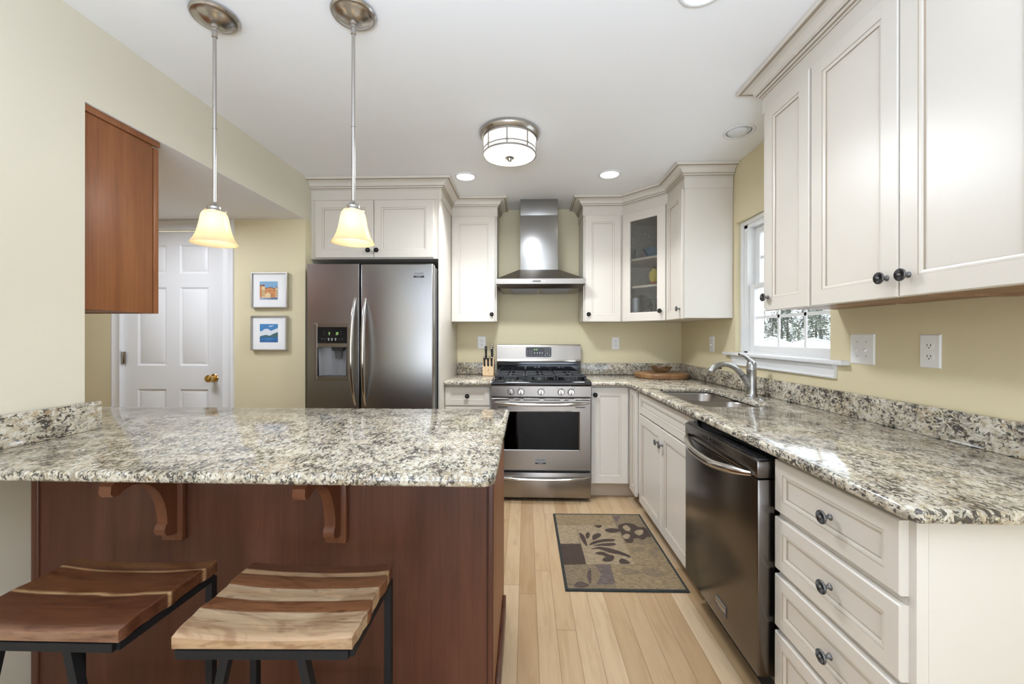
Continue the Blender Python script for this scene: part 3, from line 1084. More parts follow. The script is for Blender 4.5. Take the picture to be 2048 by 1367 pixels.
mb = slab_with_hole(outer, hole, GZ0, GZ1, 0.010)
tag(obj('granite_countertop', mb, 'granite', origin=(1.1, 2.0, GZ0), smooth=40),
    'L-shaped speckled granite countertop holding the sink, from the range to the right wall', 'countertop')
mb = MB().slab([(-0.636, 3.148), (-0.263, 3.148), (-0.263, YB - 0.002), (-0.636, YB - 0.002)], GZ0, GZ1, 0.010)
tag(obj('granite_countertop', mb, 'granite', smooth=40), 'short granite countertop left of the range, under the knife block', 'countertop')
px0, px1, py0, py1 = -1.622, -0.076, 1.012, 1.955
poly = [(px0, py0)] + arc(px1 - 0.035, py0 + 0.035, 0.035, -90, 0, 5) + arc(px1 - 0.02, py1 - 0.02, 0.02, 0, 90, 4) + \
       [(-2.6, py1), (-2.6, 1.455), (px0, 1.455)]
mb = MB().slab(poly, GZ0, GZ1, 0.011)
tag(obj('peninsula_countertop', mb, 'granite', smooth=40), 'granite bar top of the peninsula, over the two stools', 'countertop')
# upstands
mb = MB().box(-1.622, -1.595, 1.016, 1.487, GZ1 + 0.0005, 1.018, 0.003)
tag(obj('granite_upstand', mb, 'granite'), 'granite upstand against the left wall on the peninsula top', 'backsplash')
mb = MB().box(-0.636, -0.263, YB - 0.024, YB - 0.002, GZ1 + 0.0005, 1.018, 0.003)
tag(obj('granite_upstand', mb, 'granite'), 'short granite upstand behind the knife block', 'backsplash')
mb = MB().box(0.508, XR - 0.003, YB - 0.024, YB - 0.002, GZ1 + 0.0005, 1.018, 0.003)
tag(obj('granite_upstand', mb, 'granite'), 'granite upstand along the back wall behind the round board', 'backsplash')
mb = MB().box(XR - 0.024, XR - 0.002, YE + 0.005, YB - 0.0245, GZ1 + 0.0005, 1.018, 0.003)
tag(obj('granite_upstand', mb, 'granite'), 'long granite upstand along the right wall under the window', 'backsplash')

# ------------------------------------------------------------------ peninsula
t = thing('peninsula_cabinet', 'dark cherry peninsula carrying the granite bar top', 'peninsula', (-0.85, 1.6, 0))
PX1 = -0.100
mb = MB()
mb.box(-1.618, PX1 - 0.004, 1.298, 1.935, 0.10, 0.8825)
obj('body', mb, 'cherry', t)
mb = MB().box(-1.60, PX1 - 0.022, 1.2925, 1.2985, 0.0, 0.8825)
obj('back_panel', mb, 'cherry', t)
for xa, xb in ((-1.6235, -1.598), (PX1 - 0.0185, PX1)):
    mb = MB().box(xa, xb, 1.286, 1.300, 0.0, 0.8825, 0.004, seg=3)
    obj('corner_stile', mb, 'cherry', t)
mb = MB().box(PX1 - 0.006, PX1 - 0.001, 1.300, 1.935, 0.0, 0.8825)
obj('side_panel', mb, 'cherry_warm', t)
mb = MB().box(PX1 - 0.001, PX1 + 0.014, 1.284, 1.845, 0.0, 0.095, 0.004)
obj('base_molding', mb, 'cherry', t)

for X, lab in ((-1.133, 'left carved cherry corbel under the bar top, nearer the white wall'), (-0.601, 'right carved cherry corbel under the bar top, above the striped stool')):
    t = thing('corbel', lab, 'corbel', (X, 1.292, 0.607), 'corbels under the bar top')
    mb = MB().box(X - 0.034, X + 0.034, 1.272, 1.2922, 0.607, 0.8825, 0.002)
    obj('back_plate', mb, 'cherry_mid', t)
    top = 0.8825
    prof = [(0, top), (0.200, top), (0.200, top - 0.020), (0.208, top - 0.027), (0.210, top - 0.046), (0.202, top - 0.058), (0.186, top - 0.058), (0.172, top - 0.048), (0.150, top - 0.044)]
    for i in range(1, 11):
        a = i / 10 * PI / 2
        prof.append((0.150 - 0.115 * math.sin(a), top - 0.044 - 0.160 * (1 - math.cos(a))))
    prof += [(0.042, top - 0.212), (0.046, top - 0.226), (0.040, top - 0.240), (0.026, top - 0.247), (0.012, top - 0.250), (0, top - 0.250)]
    mb = MB()
    mb.prism([(a, b) for a, b in prof], lambda u, w, n, X=X: Vector((X + n, 1.272 - u, w)), -0.017, 0.017)
    obj('scroll_bracket', mb, 'cherry_mid', t, smooth=40)

# hanging cherry cabinet in the hall opening
t = thing('wall_cabinet', 'warm cherry wall cabinet hanging in the hall opening', 'wall cabinet', (-2.05, 1.6, 1.365))
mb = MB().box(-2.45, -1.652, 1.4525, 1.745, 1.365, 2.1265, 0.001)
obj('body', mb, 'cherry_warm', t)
mb = MB().box(-1.652, -1.640, 1.4525, 1.741, 1.362, 2.098, 0.001)
obj('side_panel', mb, 'cherry_warm', t)
mb = MB().box(-1.652, -1.634, 1.4525, 1.772, 2.100, 2.1265, 0.003)
obj('top_molding', mb, 'cherry_warm', t)
mb = MB().box(-2.05, -1.640, 1.7465, 1.772, 1.362, 2.094, 0.003)
obj('door', mb, 'cherry_warm', t)

# ------------------------------------------------------------------ wall cabinets
UF = 3.491                         # face of the wall-cabinet frames on the back wall


def wall_cab(label, x0, x1, dx0, dx1, ku):
    t = thing('wall_cabinet', label, 'wall cabinet', ((x0 + x1) / 2, 3.65, 1.388))
    mb = MB().box(x0, x1, UF, YB - 0.003, 1.392, 2.436)
    obj('body', mb, 'cabinet_cream', t)
    F = FBK(dx0, 1.388, UF)
    d = panel_front('door', F, dx1 - dx0, 0.899, t)
    knob(d, F, ku, 0.062)
    return t


wall_cab('cream wall cabinet between the refrigerator panel and the hood', -0.636, -0.246, -0.632, -0.260, 0.346)
wall_cab('cream wall cabinet right of the hood, beside the glass-fronted one', 0.492, 0.8236, 0.504, 0.806, 0.028)

# diagonal corner cabinet with a glass door
gcab = thing('glass_corner_cabinet', 'diagonal cream corner cabinet with a seeded-glass door', 'wall cabinet', (1.15, 3.5, 1.388))
A, B = Vector((0.826, UF)), Vector((1.1025, 3.190))
dv = (B - A)
wl = dv.length
mb = MB()
out_poly = [(0.826, UF), (0.826, YB - 0.003), (XR - 0.003, YB - 0.003), (XR - 0.003, 3.190), (1.1025, 3.190)]
Fz = lambda u, w, n: Vector((u, w, n))
mb.prism(out_poly, Fz, 2.283, 2.436)
mb.prism(out_poly, Fz, 1.392, 1.407)
mb.box(0.826, 0.838, UF, YB - 0.003, 1.407, 2.283)
mb.box(0.826, XR - 0.003, YB - 0.015, YB - 0.003, 1.407, 2.283)
mb.box(XR - 0.015, XR - 0.003, 3.19, YB - 0.003, 1.407, 2.283)
mb.box(1.1025, XR - 0.003, 3.19, 3.202, 1.407, 2.283)
FD = frame(A.x, A.y, 0, (dv.x, dv.y))
for u0, u1 in ((0, 0.03), (wl - 0.03, wl)):
    mb.prism(rect(u0, u1, 1.392, 2.436), FD, -0.018, 0.0)
mb.prism(rect(0, wl, 1.392, 1.425), FD, -0.018, 0.0)
mb.prism(rect(0, wl, 2.26, 2.436), FD, -0.018, 0.0)
obj('body', mb, 'cabinet_cream', gcab)
SH = (1.683, 1.912)
for z in SH:
    mb = MB()
    poly = [(0.85, UF + 0.012), (0.85, YB - 0.016), (XR - 0.016, YB - 0.016), (XR - 0.016, 3.215), (1.108, 3.215)]
    mb.prism(poly, Fz, z - 0.018, z)
    obj('shelf', mb, 'cabinet_cream', gcab)
F = frame(A.x + dv.x * 0.022, A.y + dv.y * 0.022, 1.388, (dv.x, dv.y))
gw = wl * 0.945
d = panel_front('door', F, gw, 0.899, gcab, 0.068, hole=True)
mb = MB().prism(rect(0.066, gw - 0.066, 0.066, 0.833), F, 0.006, 0.010)
obj('glass_pane', mb, 'seeded_glass', d)
knob(d, F, gw - 0.036, 0.075)

# narrow side cabinet next to the window
t = thing('wall_cabinet', 'narrow cream wall cabinet by the window, its white side facing the camera', 'wall cabinet', (1.27, 3.02, 1.388))
mb = MB().box(1.1025, XR - 0.003, 2.862, 3.186, 1.392, 2.436)
obj('body', mb, 'cabinet_cream', t)
F = FR(3.180, 1.388, 1.1020)
d = panel_front('door', F, 0.310, 0.899, t)
knob(d, F, 0.280, 0.070)

# near wall cabinets on the right
UX = 1.1025
t = thing('wall_cabinet', 'narrow single-door cream wall cabinet overlapping the window', 'wall cabinet', (1.27, 1.76, 1.378))
mb = MB().box(UX, XR - 0.003, 1.592, 1.925, 1.392, 2.436)
obj('body', mb, 'cabinet_cream', t)
mb = MB().box(UX + 0.018, XR - 0.02, 1.606, 1.908, 1.386, 1.392)
obj('bottom_panel', mb, 'cabinet_underside', t)
F = FR(1.887, 1.378, UX)
d = panel_front('door', F, 0.288, 0.912, t)
knob(d, F, 0.028, 0.060)
t = thing('wall_cabinet', 'large two-door cream wall cabinet above the outlet, nearest the camera', 'wall cabinet', (1.27, 1.2, 1.378))
mb = MB().box(UX, XR - 0.003, 0.70, 1.590, 1.392, 2.436)
obj('body', mb, 'cabinet_cream', t)
mb = MB().box(UX + 0.018, XR - 0.004, 0.715, 1.575, 1.386, 1.392)
mb.box(UX + 0.02, XR - 0.004, 1.214, 1.232, 1.380, 1.388)
obj('bottom_panel', mb, 'cabinet_underside', t)
F = FR(1.586, 1.378, UX)
d = panel_front('door', F, 0.361, 0.912, t)
knob(d, F, 0.326, 0.060)
F = FR(1.2205, 1.378, UX)
d = panel_front('door', F, 0.361, 0.912, t)
knob(d, F, 0.030, 0.060)

# cabinet over the refrigerator, and its tall side panel
FF = 3.040
t = thing('refrigerator_cabinet', 'two-door cream cabinet above the refrigerator', 'wall cabinet', (-1.13, 3.4, 1.845))
mb = MB().box(-1.6245, -0.6535, FF, YB - 0.003, 1.845, 2.436)
obj('body', mb, 'cabinet_cream', t)
F = FBK(-1.588, 1.852, FF)
d = panel_front('door', F, 0.448, 0.432, t)
knob(d, F, 0.414, 0.052)
F = FBK(-1.136, 1.852, FF)
d = panel_front('door', F, 0.450, 0.432, t)
knob(d, F, 0.026, 0.052)
mb = MB().box(-0.6525, -0.6365, FF - 0.006, YB - 0.003, 0.0, 2.436, 0.001)
tag(obj('tall_side_panel', mb, 'cabinet_cream'), 'tall cream end panel between refrigerator and range wall', 'cabinet panel')

# friezes and crown mouldings
FRIEZE = [(0.0005, 2.290), (0.0045, 2.290), (0.0045, 2.372), (0.0005, 2.372)]
CROWN = [(0.0005, 2.3635), (0.009, 2.3635), (0.010, 2.370), (0.017, 2.374), (0.018, 2.384), (0.025, 2.386), (0.026, 2.392)]
for i in range(7):
    a = i / 6 * PI / 2
    CROWN.append((0.030 + 0.048 * (1 - math.cos(a)), 2.392 + 0.030 * math.sin(a)))
CROWN += [(0.082, 2.4225), (0.085, 2.428), (0.085, 2.4385), (0.0005, 2.4385)]


def crown(label, path, loc):
    t = thing('crown_molding', label, 'crown molding', loc, 'crown moldings')
    obj('frieze', MB().sweep(path, FRIEZE), 'cabinet_cream', t, smooth=30)
    obj('molding', MB().sweep(path, CROWN, mis={0: 1, 2: 1, 4: 1, 12: 1}), CC, t, smooth=28)


crown('cream crown molding over the refrigerator and the cabinet left of the hood',
      [(-1.6240, FF), (-0.636, FF), (-0.636, UF), (-0.2455, UF), (-0.2455, YB - 0.004)], (-0.9, 3.2, 2.29))
crown('cream crown molding wrapping the corner cabinets right of the hood',
      [(0.4915, YB - 0.004), (0.4915, UF), (0.8253, UF), (1.1018, 3.190), (1.1018, 2.8615), (XR - 0.004, 2.8615)], (0.9, 3.3, 2.29))
crown('cream crown molding over the near cabinets at upper right',
      [(XR - 0.004, 1.9255), (UX - 0.0005, 1.9255), (UX - 0.0005, 0.70)], (1.1, 1.3, 2.29))

# ------------------------------------------------------------------ refrigerator
t = thing('refrigerator', 'stainless side-by-side refrigerator with an ice dispenser', 'refrigerator', (-1.11, 3.3, 0))
RX0, RX1, RY, RT = -1.562, -0.655, 2.870, 1.778
mb = MB().box(RX0 + 0.012, RX1 - 0.006, 2.945, 3.74, 0.02, RT - 0.012)
mb.box(RX1 - 0.05, RX1 - 0.006, 2.90, 2.97, RT - 0.020, RT + 0.004, 0.003)
obj('case', mb, 'charcoal_plastic', t)
SX = -1.1795
F = FBK(RX0, 0.0, RY)
# freezer door, built round the dispenser recess
ld = thing('freezer_door', '', '', (RX0, RY, 0.1)) if False else None
cu0, cu1, cz0, cz1 = -1.486, -1.270, 0.975, 1.185
mb = MB()
mb.box(RX0, cu0, RY, 2.943, 0.10, RT, 0.0)
mb.box(cu1, SX - 0.0045, RY, 2.943, 0.10, RT, 0.0)
mb.box(cu0, cu1, RY, 2.943, 0.10, cz0)
mb.box(cu0, cu1, RY, 2.943, cz1, RT)
mb.box(cu0, cu1, 2.935, 2.943, cz0, cz1)
mb.box(SX - 0.008, SX - 0.0045, RY - 0.004, RY + 0.02, 0.10, RT, 0.0015)
ld = obj('freezer_door', mb, 'stainless_vertical', t, smooth=0)
mb = MB()
FR0 = lambda u, w, n: Vector((u, RY - n, w))
o_ = [rect(-1.508, -1.252, 0.943, 1.354), rect(-1.508, -1.252, 0.943, 1.354), rect(-1.504, -1.256, 0.947, 1.350)]
mb.box(-1.508, cu0, RY - 0.006, RY - 0.0002, 0.943, 1.354, 0.002)
mb.box(cu1, -1.252, RY - 0.006, RY - 0.0002, 0.943, 1.354, 0.002)
mb.box(cu0, cu1, RY - 0.006, RY - 0.0002, 0.943, cz0, 0.0)
mb.box(cu0, cu1, RY - 0.006, RY - 0.0002, cz1, 1.212, 0.0)
mb.box(cu0, cu1, RY - 0.006, RY - 0.0002, 1.328, 1.354, 0.0)
obj('dispenser_bezel', mb, 'stainless', ld, smooth=0)
mb = MB()
mb.box(cu0, cu1, RY - 0.003, RY, 1.212, 1.328, 0.0)
for i, (u, w, a, b, m) in enumerate([(-1.400, 1.288, 0.012, 0.004, 1), (-1.342, 1.288, 0.018, 0.004, 1),
                                     (-1.404, 1.236, 0.006, 0.006, 2), (-1.380, 1.236, 0.006, 0.006, 2), (-1.354, 1.236, 0.006, 0.006, 2),
                                     (-1.404, 1.246, 0.012, 0.003, 2), (-1.380, 1.246, 0.012, 0.003, 2), (-1.354, 1.246, 0.012, 0.003, 2),
                                     (-1.452, 1.243, 0.012, 0.006, 3), (-1.430, 1.243, 0.010, 0.006, 3), (-1.328, 1.243, 0.010, 0.006, 3), (-1.306, 1.243, 0.012, 0.006, 3),
                                     (-1.436, 1.296, 0.007, 0.005, 3), (-1.436, 1.278, 0.007, 0.005, 3), (-1.316, 1.296, 0.007, 0.005, 3), (-1.316, 1.278, 0.007, 0.005, 3)]):
    mb.box(u - a / 2, u + a / 2, RY - 0.0036, RY - 0.0028, w - b / 2, w + b / 2, 0, mi=m)
# seven-segment style figures, too small to read
for u in (-1.399, -1.347, -1.338):
    mb.box(u - 0.003, u - 0.001, RY - 0.0038, RY - 0.0028, 1.270, 1.283, 0, mi=1)
    mb.box(u - 0.003, u + 0.003, RY - 0.0038, RY - 0.0028, 1.281, 1.283, 0, mi=1)
    mb.box(u + 0.0015, u + 0.003, RY - 0.0038, RY - 0.0028, 1.274, 1.282, 0, mi=1)
obj('control_panel', mb, ['black_gloss', 'display_green', 'display_white', 'charcoal_plastic'], ld, smooth=0)
mb = MB()
mb.lathe([(0.098, cz0 + 0.004), (0.104, cz1 - 0.003)], 40, Matrix.Translation((-1.378, RY + 0.002, 0)) @ Matrix.Scale(0.60, 4, (0, 1, 0)), caps=(False, False))
mb.v = [p for p in mb.v]
keep = [i for i, q in enumerate(mb.f) if all(mb.v[j].y > RY + 0.001 for j in q)]
mb.f = [mb.f[i] for i in keep]
mb.mi = [0] * len(mb.f)
obj('dispenser_well', mb, 'grey_plastic', ld, fix=False)
mb = MB()
mb.prism([(-1.392, cz1 - 0.002), (-1.298, cz1 - 0.002), (-1.312, cz1 - 0.028), (-1.380, cz1 - 0.028)], FR0, -0.055, -0.006)
obj('ice_chute', mb, 'black_plastic', ld)
mb = MB()
mb.prism([(-1.371, cz1 - 0.026), (-1.318, cz1 - 0.026), (-1.325, cz1 - 0.082), (-1.364, cz1 - 0.082)], FR0, -0.030, -0.018)
obj('dispenser_paddle', mb, 'charcoal_plastic', ld)
# fridge door
mb = MB().box(SX + 0.0045, RX1, RY, 2.943, 0.10, RT - 0.002, 0.009, seg=3)
rd = obj('fridge_door', mb, 'stainless_vertical', t)
mb = MB()
mb.box(SX - 0.004, SX + 0.004, RY + 0.02, 2.94, 0.10, RT - 0.01)
obj('door_gasket', mb, 'gap_black', t)


def fridge_handle(door, x, lean):
    pts, rad = [], []
    z0, z1 = 0.772, 1.532
    for i in range(33):
        a = i / 32
        e = math.sin(PI * a)
        pts.append((x + lean * e * 0.006, RY + 0.004 - 0.064 * min(1.0, e * 1.05) ** 0.75, z0 + (z1 - z0) * a))
        rad.append(0.007 + 0.0075 * min(1, 2.4 * e))
    mb = MB().tube(pts, rad, 16, up=(0, 1, 0))
    obj('handle', mb, 'handle_steel', door)['label'] = 'tall bowed polished handle'


fridge_handle(ld, SX - 0.034, -1)
fridge_handle(rd, SX + 0.038, 1)
mb = MB()
mb.box(-0.794, -0.716, RY - 0.004, RY - 0.0002, 1.680, 1.720, 0.0015)
mb.box(-0.793, -0.717, RY - 0.0046, RY - 0.003, 1.680, 1.692, 0.0, mi=2)
mb.text('FRIGIDAIRE', FR0, 0.0125, -0.755, 1.7075, 0.0045, mi=2)
mb.text('GALLERY', FR0, 0.0090, -0.755, 1.6860, 0.0050, mi=1)
obj('badge', mb, ['grey_plastic', 'frame_silver', 'black_plastic'], rd, smooth=0)
mb = MB().box(RX0 + 0.01, RX1 - 0.01, 2.93, 2.96, 0.01, 0.095)
obj('toe_grille', mb, 'black_plastic', t)

# ------------------------------------------------------------------ gas range
t = thing('gas_range', 'stainless gas range with black grates and an oven door', 'range', (0.12, 3.45, 0))
GX0, GX1, GY = -0.2605, 0.4995, 3.122
gc = (GX0 + GX1) / 2
mb = MB().box(GX0 + 0.003, GX1 - 0.003, GY + 0.035, 3.770, 0.03, 0.885)
for x in (GX0 + 0.04, GX1 - 0.04):
    mb.cyl((x, GY + 0.07, 0), (x, GY + 0.07, 0.04), 0.015)
    mb.cyl((x, 3.72, 0), (x, 3.72, 0.04), 0.015)
obj('case', mb, 'charcoal_plastic', t)
mb = MB()
FG = lambda u, w, n: Vector((u, GY - n, w))
mb.prism([(0, 0.803), (0, 0.882), (0.04, 0.882), (0.04, 0.803)], lambda u, w, n: Vector((n, GY + u, w)), GX0, GX1)
for x in (gc - 0.255, gc - 0.165, gc + 0.022, gc + 0.126, gc + 0.254):
    mb.box(x - 0.004, x + 0.004, GY - 0.0004, GY, 0.868, 0.872, 0, mi=1)
pan = obj('control_panel', mb, ['stainless', 'charcoal_plastic'], t)
for x in (-0.1105, -0.0335, 0.1195, 0.272, 0.3485):
    mb = MB()
    mt = Matrix.Translation((x, GY, 0.8395)) @ Matrix.Rotation(PI / 2, 4, 'X')
    mb.lathe([(0.0265, 0), (0.0265, 0.006), (0.0235, 0.010), (0.0215, 0.024), (0.0195, 0.026)], 28, mt)
    mb.box(x - 0.0055, x + 0.0055, GY - 0.036, GY - 0.020, 0.8395 - 0.022, 0.8395 + 0.022, 0.003)
    obj('burner_knob', mb, 'handle_steel', pan)
# cooktop with a rolled front
mb = MB()
pr = [(0.0, 0.882), (-0.006, 0.888), (-0.009, 0.900), (-0.006, 0.912), (0.006, 0.921), (0.03, 0.924), (0.05, 0.917), (0.60, 0.917), (0.60, 0.882)]
mb.prism([(a, b) for a, b in pr], lambda u, w, n: Vector((n, GY + u, w)), GX0 - 0.001, GX1 + 0.001)
for x0, x1 in ((GX0 - 0.001, GX0 + 0.02), (GX1 - 0.02, GX1 + 0.001)):
    mb.box(x0, x1, GY + 0.02, GY + 0.60, 0.905, 0.926, 0.004)
ct = obj('cooktop', mb, 'black_gloss', t, smooth=50)
for (x, y, r) in ((gc - 0.245, 3.27, 0.042), (gc - 0.245, 3.52, 0.034), (gc, 3.40, 0.040), (gc + 0.245, 3.27, 0.046), (gc + 0.245, 3.52, 0.034)):
    mb = MB().lathe([(r + 0.012, 0.917), (r + 0.008, 0.926), (r, 0.928), (r, 0.936), (r - 0.004, 0.939), (0.004, 0.940)], 28, Matrix.Translation((x, y, 0)))
    obj('burner', mb, 'black_iron', ct)
gw3 = (GX1 - GX0 - 0.044) / 3
for i in range(3):
    x0 = GX0 + 0.022 + i * gw3 + 0.003
    x1 = x0 + gw3 - 0.006
    xm = (x0 + x1) / 2
    y0, y1 = GY + 0.062, GY + 0.560
    zt, zb = 0.956, 0.944
    mb = MB()
    for y in (y0 + 0.008, y1 - 0.008, (y0 + y1) / 2):
        mb.box(x0, x1, y - 0.007, y + 0.007, zb, zt, 0.003)
    for x in (x0 + 0.008, x1 - 0.008):
        mb.box(x - 0.007, x + 0.007, y0, y1, zb, zt, 0.003)
    for x in (x0 + 0.008, x1 - 0.008, x0 + (x1 - x0) * 0.32, x0 + (x1 - x0) * 0.68):
        mb.box(x - 0.007, x + 0.007, y0, y0 + 0.018, 0.918, zt, 0.003)
        mb.box(x - 0.007, x + 0.007, y1 - 0.018, y1, 0.918, zt, 0.003)
    for yc in ((y0 * 0.74 + y1 * 0.26), (y0 * 0.26 + y1 * 0.74)):
        mb.box(x0, xm - 0.028, yc - 0.006, yc + 0.006, zb, zt + 0.003, 0.003)
        mb.box(xm + 0.028, x1, yc - 0.006, yc + 0.006, zb, zt + 0.003, 0.003)
        mb.box(xm - 0.006, xm + 0.006, yc + 0.03, yc + 0.125, zb, zt + 0.003, 0.003)
        mb.box(xm - 0.006, xm + 0.006, yc - 0.125, yc - 0.03, zb, zt + 0.003, 0.003)
    obj('grate', mb, 'black_iron', t)
# back guard
mb = MB()
mb.box(GX0 + 0.006, GX1 - 0.004, 3.722, 3.772, 0.917, 1.028)
mb.box(GX0 + 0.02, GX1 - 0.02, 3.708, 3.724, 1.000, 1.010, 0.003)
mb.box(GX0 + 0.02, GX1 - 0.02, 3.700, 3.724, 0.938, 0.945, 0.002)
obj('vent_strip', mb, 'black_gloss', t)
mb = MB()
pr = [(3.735, 1.026), (3.712, 1.028), (3.706, 1.036), (3.712, 1.046), (3.718, 1.060), (3.722, 1.172), (3.727, 1.184), (3.738, 1.189), (3.772, 1.189), (3.772, 1.026)]
mb.prism(pr, lambda u, w, n: Vector((n, u, w)), GX0 + 0.001, GX1 + 0.003)
bg = obj('backguard', mb, 'stainless', t, smooth=40)
mb = MB()
FB = lambda u, w, n: Vector((u, 3.7195 - n + (w - 1.12) * 0.03, w))
rr = 0.010
def rrect(u0, u1, w0, w1, r):
    return arc(u1 - r, w1 - r, r, 90, 0, 4) + arc(u1 - r, w0 + r, r, 0, -90, 4) + arc(u0 + r, w0 + r, r, 270, 180, 4) + arc(u0 + r, w1 - r, r, 180, 90, 4)
mb.prism(rrect(0.004, 0.236, 1.076, 1.165, 0.012), FB, -0.01, 0.0015)
def dot(u, w, a, b, m):
    mb.prism(rect(u - a / 2, u + a / 2, w - b / 2, w + b / 2), FB, 0.001, 0.0021, mi=m)
for u in (0.084, 0.104):
    dot(u - 0.005, 1.141, 0.003, 0.014, 1); dot(u + 0.004, 1.143, 0.003, 0.010, 1); dot(u, 1.147, 0.010, 0.003, 1); dot(u, 1.141, 0.009, 0.0025, 1)
for u in (0.084, 0.108, 0.131, 0.153):
    dot(u, 1.1125, 0.008, 0.009, 2)
    dot(u, 1.092, 0.009, 0.004, 3)
for a, w in enumerate((1.149, 1.130, 1.111, 1.092)):
    for b, u in enumerate((0.181, 0.200, 0.220)):
        dot(u, w, 0.007, 0.008, 2 if (a, b) in ((3, 0), (3, 2), (2, 1)) else 3)
    for u in (0.018, 0.038, 0.056):
        if a > 0:
            dot(u, w, 0.008, 0.007, 3)
obj('display', mb, ['black_plastic', 'display_green', 'display_white', 'grey_plastic'], bg, smooth=0)
# oven door
mb = MB()
wx0, wx1, wz0, wz1 = gc - 0.266, gc + 0.287, 0.397, 0.688
wx0 = gc - 0.287
R = [(rect(GX0 + 0.001, GX1 - 0.001, 0.238, 0.790), -0.036), (rect(GX0 + 0.001, GX1 - 0.001, 0.238, 0.790), -0.004), (rect(GX0 + 0.005, GX1 - 0.005, 0.242, 0.786), 0.0),
     (rect(wx0 - 0.010, wx1 + 0.010, wz0 - 0.010, wz1 + 0.006), 0.0), (rect(wx0 - 0.006, wx1 + 0.006, wz0 - 0.006, wz1 + 0.004), 0.003),
     (rect(wx0, wx1, wz0, wz1), 0.0005), (rect(wx0, wx1, wz0, wz1), -0.036), (rect(GX0 + 0.001, GX1 - 0.001, 0.238, 0.790), -0.036)]
mb.rings(R, FG, False)
for u0, u1, w in ((-0.356, -0.245, 0.777), (-0.200, -0.160, 0.777), (-0.135, -0.010, 0.777), (0.020, 0.145, 0.777), (0.175, 0.210, 0.777), (0.262, 0.370, 0.777),
                  (-0.330, -0.255, 0.722), (0.262, 0.335, 0.722)):
    mb.prism(rect(gc + u0, gc + u1, w - 0.003, w + 0.003), FG, -0.001, 0.0006, mi=1)
od = obj('oven_door', mb, ['stainless', 'gap_black'], t, smooth=30)
mb = MB().prism(rect(wx0, wx1, wz0, wz1), FG, -0.010, -0.004)
obj('oven_window', mb, 'oven_glass', od)
mb = MB()
mb.box(GX0 + 0.03, GX1 - 0.03, GY + 0.030, GY + 0.034, 0.30, 0.76)
mb.box(wx0, wx1, GY + 0.022, GY + 0.026, 0.538, 0.546, mi=1)
mb.box(wx0 + 0.07, wx0 + 0.076, GY + 0.022, GY + 0.026, wz0, wz1, mi=1)
obj('oven_cavity', mb, ['gap_black', 'charcoal_plastic'], t)
def bar_handle(parent, z, x0, x1, y, depth, r, sag):
    pts, rad = [], []
    for i in range(33):
        a = i / 32
        e = math.sin(PI * a)
        pts.append((x0 + (x1 - x0) * a, y + 0.004 - depth * min(1, 1.6 * e) ** 0.6, z - sag * e))
        rad.append(r * (0.45 + 0.55 * min(1, 2.2 * e)))
    mb = MB().tube(pts, rad, 14, up=(0, 0, 1))
    return obj('handle', mb, 'handle_steel', parent)
bar_handle(od, 0.753, GX0 + 0.018, GX1 - 0.012, GY, 0.045, 0.013, 0.006)
mb = MB()
mb.prism(rect(0.074, 0.158, 0.289, 0.333), FG, 0.0, 0.003)
mb.prism(rect(0.075, 0.157, 0.289, 0.300), FG, 0.0025, 0.0036, mi=2)
mb.text('FRIGIDAIRE', FG, 0.0130, 0.116, 0.3185, 0.0036, mi=2)
mb.text('GALLERY', FG, 0.0090, 0.116, 0.2945, 0.0042, mi=1)
obj('badge', mb, ['grey_plastic', 'frame_silver', 'black_plastic'], od, smooth=0)
mb = MB().box(GX0 + 0.001, GX1 - 0.001, GY, GY + 0.035, 0.030, 0.222, 0.004)
dr = obj('storage_drawer', mb, 'stainless', t)
bar_handle(dr, 0.188, GX0 + 0.03, GX1 - 0.012, GY, 0.040, 0.011, 0.010)

# ------------------------------------------------------------------ hood
t = thing('range_hood', 'stainless chimney range hood above the gas range', 'range hood', (0.118, 3.56, 1.66))
HX0, HX1, HY0, HY1 = -0.2425, 0.4885, 3.315, 3.797
mb = MB()
mb.box(HX0, HX1, HY0, HY1, 1.690, 1.732, 0.0)
c0, c1 = -0.0465, 0.2775
lo = [(HX0, HY0, 1.732), (HX1, HY0, 1.732), (HX1, HY1, 1.732), (HX0, HY1, 1.732)]
hi = [(c0 - 0.01, 3.49, 1.832), (c1 + 0.01, 3.49, 1.832), (c1 + 0.01, HY1, 1.832), (c0 - 0.01, HY1, 1.832)]
mb.add(lo + hi, [[0, 1, 5, 4], [1, 2, 6, 5], [2, 3, 7, 6], [3, 0, 4, 7], [4, 5, 6, 7]])
cn = obj('canopy', mb, 'stainless', t, smooth=0)
mb = MB()
mb.box(0.060, 0.124, HY0 - 0.0008, HY0, 1.7055, 1.7165, 0, mi=1)
for x in (0.030, 0.047, 0.137, 0.154):
    mb.cyl((x, HY0 + 0.001, 1.711), (x, HY0 - 0.004, 1.711), 0.0058, 14)
obj('hood_buttons', mb, ['handle_steel', 'charcoal_plastic'], cn)
mb = MB()
lo = [(HX0 + 0.035, HY0 + 0.035, 1.6555), (HX1 - 0.035, HY0 + 0.035, 1.6555), (HX1 - 0.035, HY1 - 0.01, 1.6555), (HX0 + 0.035, HY1 - 0.01, 1.6555)]
hi = [(HX0 + 0.004, HY0 + 0.004, 1.690), (HX1 - 0.004, HY0 + 0.004, 1.690), (HX1 - 0.004, HY1, 1.690), (HX0 + 0.004, HY1, 1.690)]
mb.add(lo + hi, [[0, 1, 5, 4], [1, 2, 6, 5], [2, 3, 7, 6], [3, 0, 4, 7], [0, 1, 2, 3]])
obj('underside', mb, 'stainless_darkened', t, smooth=0)
